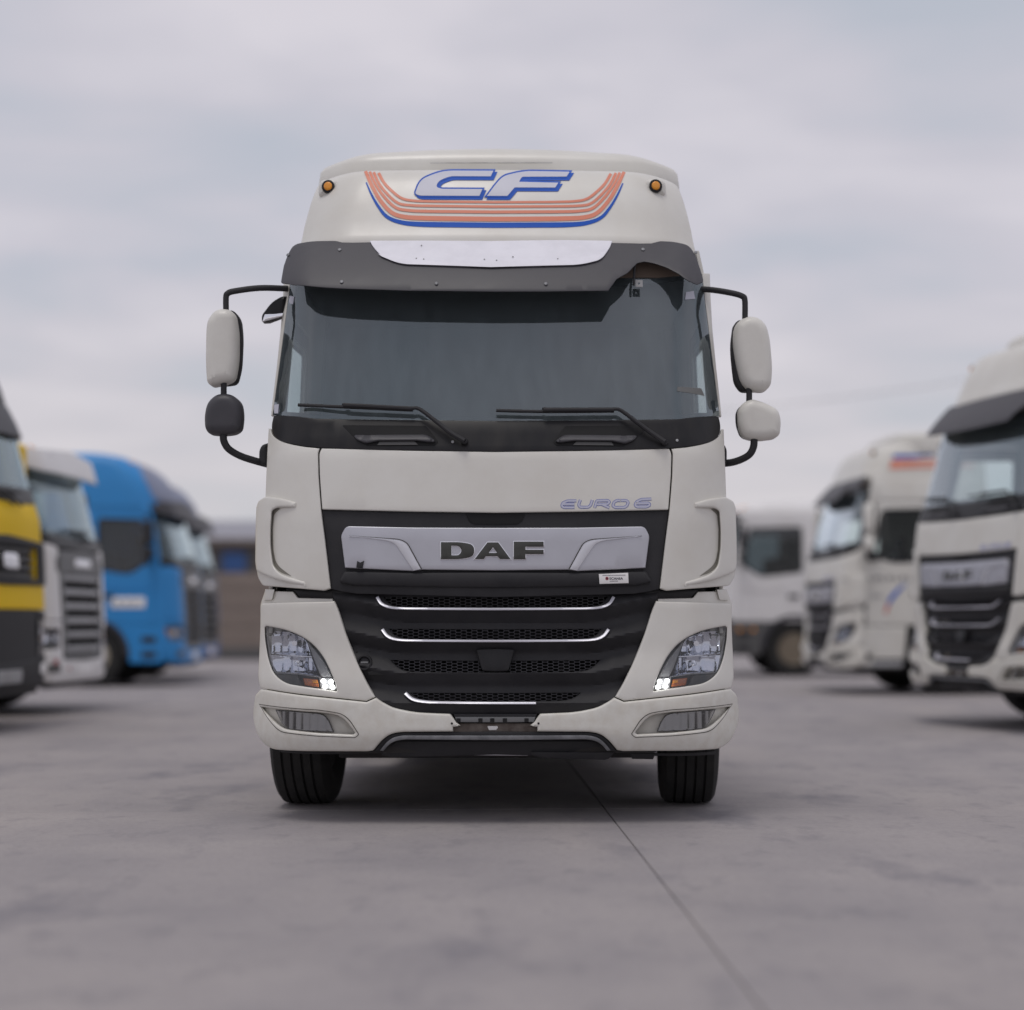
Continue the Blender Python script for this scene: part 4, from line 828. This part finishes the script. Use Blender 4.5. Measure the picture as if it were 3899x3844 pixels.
# ------------------------------------------------------------------ other makes of tractor unit
def lorry(label, group, paint, roof, slat_m='light_grey', frame_m='grey_plastic', visor_m=None, bumper_m=None, style='scania', wind='cab_glass', roof_front=None, rimm='rim', lower='black_plastic', sgla='dark_side_glass', skirt_m=None, wx=0):
    R = empty('semi_truck', (0, 0, 0), 0, label, 'truck', group)
    ot = smooth_tab([(.3, .05), (.45, .0), (1.0, .0), (1.9, .05), (1.98, .08), (2.8, .30), (2.95, .36), (3.4, .6)])
    wt = lerp_tab([(.3, 1.24), (1.9, 1.23), (2.0, 1.22), (2.85, 1.16), (3.1, 1.12)])
    def cc(x): return .05*x*x+1.9*max(0, abs(x)-.9)**2
    def fs(off=0, sh=None):
        def S(x, z, d=0): return (x, ot(z)+cc(x)+off+(sh(x, z) if sh else 0)+d, z)
        return S
    bm_ = bumper_m or paint; dz = .13 if style == 'plain' else 0
    # bumper with lamp openings
    hl = fillet([(.80, .98, .04), (.82, .74, .05), (1.16, .74, .06), (1.22, .98, .06)]) if style == 'scania' else fillet([(.72, .98, .04), (.76, .66, .05), (1.14, .66, .06), (1.2, .98, .06)])
    bo = both(fillet([(0, .36), (-.9, .36, .1), (-1.18, .40, .1), (-1.24, .55, .06), (-1.235, 1.06, .04), (-.74, 1.06), (-.72, .62, .08), (0, .60)]))
    panel('bumper', bo, bm_, R, fs(), [hl, mir(hl)], t=.08, b=.02, bseg=3, grid=.09, step=.06)
    box('underbody', -1.0, 1.0, .45, .6, .45, 1.9, 'dark', R, 0)
    for sg in (1, -1):
        fx = (lambda l: l) if sg == 1 else mir
        h_ = empty('headlight', (0, 0, 0)); h_.parent = R
        panel('housing', fx(hl), 'grey_plastic', h_, fs(.07), t=.02, b=0)
        for q in (.92, 1.08): panel('reflector', fx(circ(q, .88, .065, 20)), 'mirror_chrome', h_, fs(.05, lambda x, z, q=q: -6*((abs(x)-q)**2+(z-.88)**2)), t=.006, b=.001, grid=.02, back=False)
        panel('indicator', fx(rect(1.15, .78, 1.2, .94, .01)), 'amber', h_, fs(.03), t=.02, b=.004)
        sheet('lens', fx(hl), 'lens_glass', h_, fs(.012), .05, .1)
        panel('fog_lamp', fx(rect(.80, .48, 1.05, .58, .03)), 'steel_dark' if style == 'scania' else 'sign_white', R, fs(-.004), t=.02, b=.006)
        panel('corner_panel', fx(fillet([(.74, 1.07), (1.235, 1.07, .02), (1.228, 1.9+dz, .06), (1.16, 1.94+dz, .05), (.80, 1.94+dz), (.77, 1.88)])), paint, R, fs(), t=.05, b=.012, bseg=3)
        if style == 'scania': panel('corner_vent', fx(rect(.78, 1.62, .84, 1.78, .02)), 'dark', R, fs(-.002), t=.01, b=.003)
    panel('splash_lip', both(fillet([(0, .30), (-1.0, .30, .05), (-1.1, .37), (0, .37)])), lower, R, fs(.04), t=.03)
    panel('plate_holder', rect(-.27, .42, .27, .54, .01), 'sign_white' if style == 'scania' else 'light_grey', R, fs(-.006), t=.01, b=.002)
    # grille: frame, separate slats
    if style == 'plain':
        panel('bumper_centre', both([(0, .56), (-.8, .56), (-.8, 1.08), (0, 1.08)]), bm_, R, fs(.01), t=.05, b=.01)
        panel('hood', both(fillet([(0, 1.07), (-.75, 1.07), (-.79, 1.90+dz), (0, 1.90+dz)])), paint, R, fs(-.002), [both(fillet([(0, 1.31), (-.70, 1.31, .05), (-.72, 1.67, .05), (0, 1.67)]))], t=.05, b=.01)
    gfm = panel('grille_frame', both(fillet([(0, 1.28), (-.93, 1.29, .06), (-.97, 1.68, .05), (0, 1.72)])), frame_m, R, fs(-.03), [both(fillet([(0, 1.34), (-.72, 1.34, .04), (-.74, 1.63, .04), (0, 1.63)]))], t=.06, b=.012, bseg=3, grid=.1) if style == 'plain' else panel('grille_frame', both(fillet([(0, .60), (-.70, .62, .06), (-.73, 1.07), (-.765, 1.86, .04), (0, 1.88)])), frame_m, R, fs(-.01), [both(fillet([(0, .68), (-.62, .68, .04), (-.66, 1.60, .04), (0, 1.60)]))], t=.06, b=.012, bseg=3, grid=.1)
    panel('grille_back', both([(0, .66), (-.66, .66), (-.68, 1.62), (0, 1.62)]), 'dark', R, fs(.07), t=.01, b=0)
    nS = 6 if style == 'scania' else 4
    for k_ in range(nS):
        z_ = .74+(1.56-.74)*k_/(nS-1) if style == 'scania' else 1.37+.075*k_
        hz_ = .035 if style == 'scania' else .022
        panel('slat', both(fillet([(0, z_-hz_), (-.64, z_-hz_, .02), (-.645, z_+hz_, .02), (0, z_+hz_)])), slat_m, gfm, fs(.0, lambda x, z, z_=z_: 5*(z-z_)**2), t=.05, b=.01, grid=.1)
    panel('badge', rect(-.28, 1.69, .28, 1.78, .01) if style == 'scania' else rect(-.16, 1.42, .16, 1.56, .05), 'chrome', gfm, fs(-.016 if style == 'scania' else -.04), t=.01, b=.003)
    # windscreen
    panel('cowl', both(fillet([(0, 1.89+dz), (-.78, 1.90+dz), (-1.16, 1.95+dz, .05), (-1.21, 1.98+dz, .03), (-1.2, 2.06+dz), (0, 2.03+dz)])), 'gloss_black', R, fs(-.004), t=.04, b=.006)
    wl_ = both(fillet([(0, 2.03+dz), (-1.19+.08*dz, 2.05+dz, .04), (-1.12, 2.86, .06), (0, 2.88)])); sheet('windscreen', wl_, wind, R, fs(.012), .05, .1)
    panel('windscreen_seal', wl_, 'gloss_black', R, fs(.02), [both(fillet([(0, 2.08+dz), (-1.12, 2.10+dz, .05), (-1.06, 2.80, .06), (0, 2.82)]))], t=.01, b=.002)
    for sg in (1, -1):
        fx = (lambda l: l) if sg == 1 else mir
        panel('pillar', fx([(1.118, 2.86), (1.188, 2.05), (1.225, 1.97), (1.222, 2.05), (1.162, 2.88)]), paint, R, fs(.014), t=.06, b=.004)
        wp = empty('wiper', (0, 0, 0)); wp.parent = R
        a = [Vector(fs(-.03)(x, z)) for x, z in ((sg*.1-.45, 2.1), (sg*.1, 2.11), (sg*.1+.35, 2.12))]; tube('blade', a, .012, 'black_plastic', wp, 6, 2)
        tube('arm', [a[1], Vector(fs(-.04)(sg*.1+.3, 2.0))], .014, 'black_plastic', wp, 6, 0)
        # mirrors
        ms_ = empty('mirror_assembly', (0, 0, 0)); ms_.parent = R
        tube('upper_arm', [Vector((sg*1.14, .6, 2.75)), Vector((sg*1.35, .5, 2.75)), Vector((sg*1.38, .48, 2.6))], .02, 'black_plastic', ms_, 8, 3)
        tube('lower_arm', [Vector((sg*1.2, .55, 1.98)), Vector((sg*1.36, .5, 1.98)), Vector((sg*1.38, .48, 2.1))], .02, 'black_plastic', ms_, 8, 3)
        panel('mirror_shell', rect(sg*1.38-.11, 2.28, sg*1.38+.11, 2.66, .06), 'black_plastic' if style != 'plain' else paint, ms_, flat(.42), t=.13, b=.05, bseg=4)
        panel('wide_angle_shell', rect(sg*1.38-.11, 2.05, sg*1.38+.11, 2.25, .06), 'black_plastic', ms_, flat(.42), t=.12, b=.05, bseg=4)
        box('mirror_glass', sg*1.38-.09, sg*1.38+.09, .548, .556, 2.3, 2.64, 'mirror_chrome', ms_, 0)
        # sides
        fr_ = lambda z: ot(z)+cc(wt(z))-.006
        dr = cab_side(R, sg, wt, paint, fr_, 1.0, 3.02, 2.2, (.44, 1.38+wx), [(.52, 2.04, .06), (.66, 2.68, .05), (1.33+wx, 2.70, .06), (1.33+wx, 1.90, .05), (.82, 1.82, .12)], sgla)
        if style == 'scania':
            panel('door_crease', ribbon([(.5, 1.60), (.9, 1.56), (1.34, 1.62)], .02), paint, dr, side(sg, wt, -.012), t=.02, b=.006)
        S_ = side(sg, lerp_tab([(.3, 1.235), (1.2, 1.235)])); yw = 1.45
        arc = [(yw+.62*math.cos(a), .5+.62*math.sin(a)) for a in np.linspace(math.radians(190), math.radians(126), 10)]
        st_ = panel('step_skirt', [(fr_(.6)+.02, .38), (.80, .38)]+arc+[(fr_(.6)+.02, .99)], skirt_m or paint, R, S_, t=.05, b=.01)
        for z_ in (.46, .70): panel('step', rect(.40, z_, .64, z_+.11, .02), 'black_plastic', st_, side(sg, lerp_tab([(.3, 1.238), (1.2, 1.238)])), t=.01, b=.003)
        band = [(yw+.62*math.cos(a), .5+.62*math.sin(a)) for a in np.linspace(math.radians(182), math.radians(-5), 26)]+[(yw+.545*math.cos(a), .5+.545*math.sin(a)) for a in np.linspace(math.radians(-5), math.radians(182), 26)]
        panel('wheel_arch', band, 'visor_grey', R, side(sg, lerp_tab([(.3, 1.255), (1.2, 1.255)])), t=.34, b=.012)
        wheel(R, sg*1.07, yw, .5, .32, rimm, 0, face=sg); wheel(R, sg*1.07, 4.9, .5, .30, rimm, 0, face=sg)
        panel('rear_skirt', fillet([(2.08, .7, .02), (2.2, .7, .02), (2.2, .99), (2.02, .99)]), paint, R, S_, t=.04, b=.008)
    panel('back_wall', both([(-(wt(z)-.012), z) for z in np.linspace(1.0, 3.0, 12)]), 'interior', R, flat(2.14), t=.05, b=0, grid=.3, step=.2); box('floor_pan', -1.17, 1.17, .5, 2.15, 1.06, 1.14, 'interior_dark', R, 0)
    box('headliner', -1.08, 1.08, .5, 2.15, 2.92, 2.95, 'interior_light', R, 0); box('dashboard', -1.12, 1.12, .28, .72, 1.3, 1.95, 'interior_dark', R, .05)
    for sx in (-.62, .62): box('seat', sx-.25, sx+.25, 1.2, 1.5, 1.2, 2.2, 'interior_dark', R, .08)
    box('chassis', -.45, .45, .5, 6.0, .6, 1.0, 'chassis', R, .02); box('fuel_tank', -1.2, 1.2, 2.4, 3.6, .5, 1.0, 'chassis', R, .06)
    # roof
    if roof == 'high':
        ry2 = smooth_tab([(2.95, .38), (3.05, .40), (3.3, .50), (3.5, .64), (3.65, .82), (3.75, 1.05), (3.8, 1.4)]); rw2 = smooth_tab([(2.95, 1.17), (3.3, 1.15), (3.5, 1.12), (3.65, 1.09), (3.75, 1.02), (3.8, .85)])
        zz = (2.9, 3.0, 3.1, 3.2, 3.3, 3.4, 3.5, 3.58, 3.65, 3.7, 3.74, 3.77, 3.79)
    else:
        ry2 = smooth_tab([(2.85, .36), (2.95, .38), (3.05, .46), (3.12, .60), (3.18, .9), (3.22, 1.3)]); rw2 = smooth_tab([(2.85, 1.16), (2.95, 1.14), (3.05, 1.11), (3.12, 1.05), (3.18, .95), (3.22, .7)])
        zz = (2.86, 2.92, 2.98, 3.03, 3.07, 3.1, 3.13, 3.16, 3.18, 3.2, 3.215)
    rf = loft('roof', [plan(rw2(z), ry2(z), z, 2.2) for z in zz], paint, R)
    def Sr2(x, z, d=0): return (x, ry2(z)+rcx(x, rw2(z))-.02+d, z)
    if roof_front: panel('roof_deflector', both(fillet([(0, 3.02), (-1.0, 3.02, .1), (-1.0, 3.40, .15), (-.8, 3.62, .15), (0, 3.66)]) if style == 'scania' else fillet([(0, 2.92), (-1.13, 2.92, .04), (-1.09, 3.40, .15), (-.98, 3.62, .15), (0, 3.70)])), roof_front, R, Sr2, t=.05, b=.015, grid=.1)
    for x in (-.95, -.4, .4, .95): 
        z_ = zz[-3]-.1; panel('marker_lamp', rect(x*.9-.05, z_-.02, x*.9+.05, z_+.02, .015), 'amber', rf, Sr2, t=.03, b=.01)
    def Svz(x, z, d=0): return (x, .10+.3*max(0, z-2.76)+cc(x)*1.05+d, z)
    if style == 'plain':
        panel('sun_visor', both(fillet([(0, 2.64), (-1.12, 2.66, .04), (-1.17, 2.72, .03), (-1.14, 2.96, .03), (0, 2.98)])), 'visor_grey', R, fs(-.05, lambda x, z: .15*(z-2.64)), t=.03, b=.01)
        return R
    VV = both(fillet([(0, 2.74), (-1.0, 2.74, .05), (-1.24, 2.80, .06), (-1.2, 2.98, .08), (0, 3.06)]))
    vo = panel('sun_visor', VV, visor_m or 'visor_grey', R, Svz, t=.015, b=.006, grid=.09)
    for sg in (-1, 1): tube('visor_strut', [Vector(Svz(sg*.7, 2.95)), Vector((sg*.7, .42, 2.95))], .015, 'black_plastic', vo, 6, 0)
    return R
LG = 'semi trucks parked along the left side of the yard'
ye = lorry('yellow semi truck with grey roof front and dark bumper, beside the white one', LG, 'yellow', 'high', 'steel_dark', 'black_plastic', 'visor_grey', 'black_plastic', 'plain', roof_front='visor_grey')
ye.scale = (1.1, 1.1, 1.1); corner_place(ye, 66*2.018, 17.6, math.radians(86), 1, 1.36)
wh = lorry('white semi truck with grey slatted grille and white visor beside the yellow one', LG, 'white', 'low', 'light_grey', 'grey_plastic', 'white', 'white', 'scania')
corner_place(wh, 178*2.018, 21.2, math.radians(88), 1)
for (x, z, r_) in ((-.92, .60, .05), (-.55, .52, .03)): panel('bumper_patch', circ(x, z, r_, 14, r_*.7), 'sign_red', [c for c in wh.children if c.name.startswith('bumper')][0], lambda x, z, d=0: (x, .05*x*x-.004+1.9*max(0, abs(x)-.9)**2+d, z), t=.003, b=0)
bl1 = lorry('bright blue high roofed semi truck with a pale plate on its door', LG, 'blue', 'high', 'steel_dark', 'grey_plastic', 'visor_grey', 'blue', 'scania', roof_front='pale_blue_grey')
corner_place(bl1, 364*2.018, 29.7, math.radians(91.3), 1)
dd = [c for c in bl1.children if c.name.split('.')[0] == 'door'][1]
wt2 = lerp_tab([(.3, 1.24), (1.9, 1.23), (2.0, 1.22)])
for sg, dr in ((1, [c for c in bl1.children if c.name.split('.')[0] == 'door'][0]), (-1, dd)):
    dpl = panel('door_plate', rect(.58, 1.27, 1.12, 1.44, .01), 'sign_white', dr, side(sg, wt2, -.004), t=.008, b=.002)
    for a in (.70, .84, .98): panel('plate_mark', rect(a, 1.32, a+.07, 1.39, .01), 'light_grey', dr, side(sg, wt2, -.006), t=.004, b=0)
bl2 = lorry('dark blue high roofed semi truck mostly hidden behind the bright blue one', LG, 'deep_blue', 'high', 'steel_dark', 'grey_plastic', 'visor_grey', 'deep_blue', 'scania', roof_front='pale_blue_grey')
corner_place(bl2, 399*2.018, 33.6, math.radians(89), 1)
wr = lorry('low roofed white semi truck with black wheel arch, farthest of the right row', RG, 'white', 'low', 'steel_dark', 'grey_plastic', 'visor_grey', 'steel_dark', 'scania', rimm='rim_dark', skirt_m='steel_dark', wx=.25)
wr.scale = (1.05, 1.05, 1.05); corner_place(wr, 1376*2.018, 32.2, math.radians(-88), 1)
for y_ in (.42, .66):
    panel('side_lamp', rect(y_, .82, y_+.07, .88, .01), 'amber', wr, side(1, lerp_tab([(.3, 1.25), (1.2, 1.25)])), t=.02, b=.005)

# ------------------------------------------------------------------ yard wall, building, power line
fe = empty('concrete_fence', (-7, 46, 0), 0, 'brownish fence of stacked concrete boards at the far end of the yard', 'fence')
for k_ in range(5):
    x0 = -9+k_*3.0
    box('post', x0-.09, x0+.09, -.09, .09, -.03, 2.46, 'concrete_fence', fe, .02)
    if k_ == 4: continue
    for j_ in range(4):
        box('board', x0+.09, x0+2.91, -.05+.012*(j_ % 2), .05, .33+j_*.51, .33+j_*.51+.495, 'concrete_fence', fe, .02)
    box('footing', x0+.09, x0+2.91, -.07, .07, -.03, .32, 'steel_dark', fe, .01)
bu_ = empty('warehouse', (-13, 70, 0), 0, 'low brown warehouse with pale grey roof and blue shutter behind the fence', 'building')
box('wall', -12, 9, 0, 14, -.03, 4.4, 'wall_brown', bu_, .0)
mesh('roof', [(-12.6, -.6, 4.4), (9.6, -.6, 4.4), (9.6, 7, 5.6), (-12.6, 7, 5.6), (-12.6, 14.6, 4.4), (9.6, 14.6, 4.4), (-12.6, -.6, 4.25), (9.6, -.6, 4.25), (9.6, 14.6, 4.25), (-12.6, 14.6, 4.25)], [(0, 1, 2, 3), (3, 2, 5, 4), (6, 7, 1, 0), (0, 3, 4, 9, 6), (1, 7, 8, 5, 2), (4, 5, 8, 9), (6, 9, 8, 7)], 'roof_grey', bu_, 0)
box('fascia', -12.6, 9.6, -.72, -.61, 4.2, 4.42, 'wall_brown', bu_, .02)
for x in (-9, -4.5, -.1, 4.0):
    wn = box('window', x-.9, x+.9, -.05, .03, 3.0, 3.95, 'steel_dark', bu_, .01)
    if x == -.1 or x == -9: box('shutter', x-.48, x+.48, -.1, -.052, 3.08, 3.88, 'shutter_blue', wn, .01)
    else: box('pane', x-.8, x+.8, -.07, -.052, 3.08, 3.88, 'gloss_black', wn, .0)
poles = []
for (x, y, h_) in ((-4.6, 75, 9.9), (17.6, 62, 10.4)):
    pl_ = empty('utility_pole', (x, y, 0), 0, 'wooden utility pole carrying the cable, behind the cream truck' if x < 0 else 'wooden utility pole carrying the cable, behind the right row of trucks', 'pole')
    lathe('pole', [(-.03, .16), (h_, .11), (h_+.02, .001)], (0, 0, 0), 'wood', pl_, 12, 'z'); box('crossarm', -.6, .6, -.06, .06, h_-.35, h_-.25, 'wood', pl_, .01)
a, b_ = Vector((-4.6, 75, 9.75)), Vector((17.6, 62, 10.25))
cbp = [a.lerp(b_, s)+Vector((0, 0, -4*.5*s*(1-s))) for s in np.linspace(0, 1, 25)]
cb_o = tube('power_cable', cbp, .012, 'steel_dark', None, 6, 0); cb_o['label'] = 'thin dark power cable crossing the sky beside the mirrors'; cb_o['category'] = 'cable'
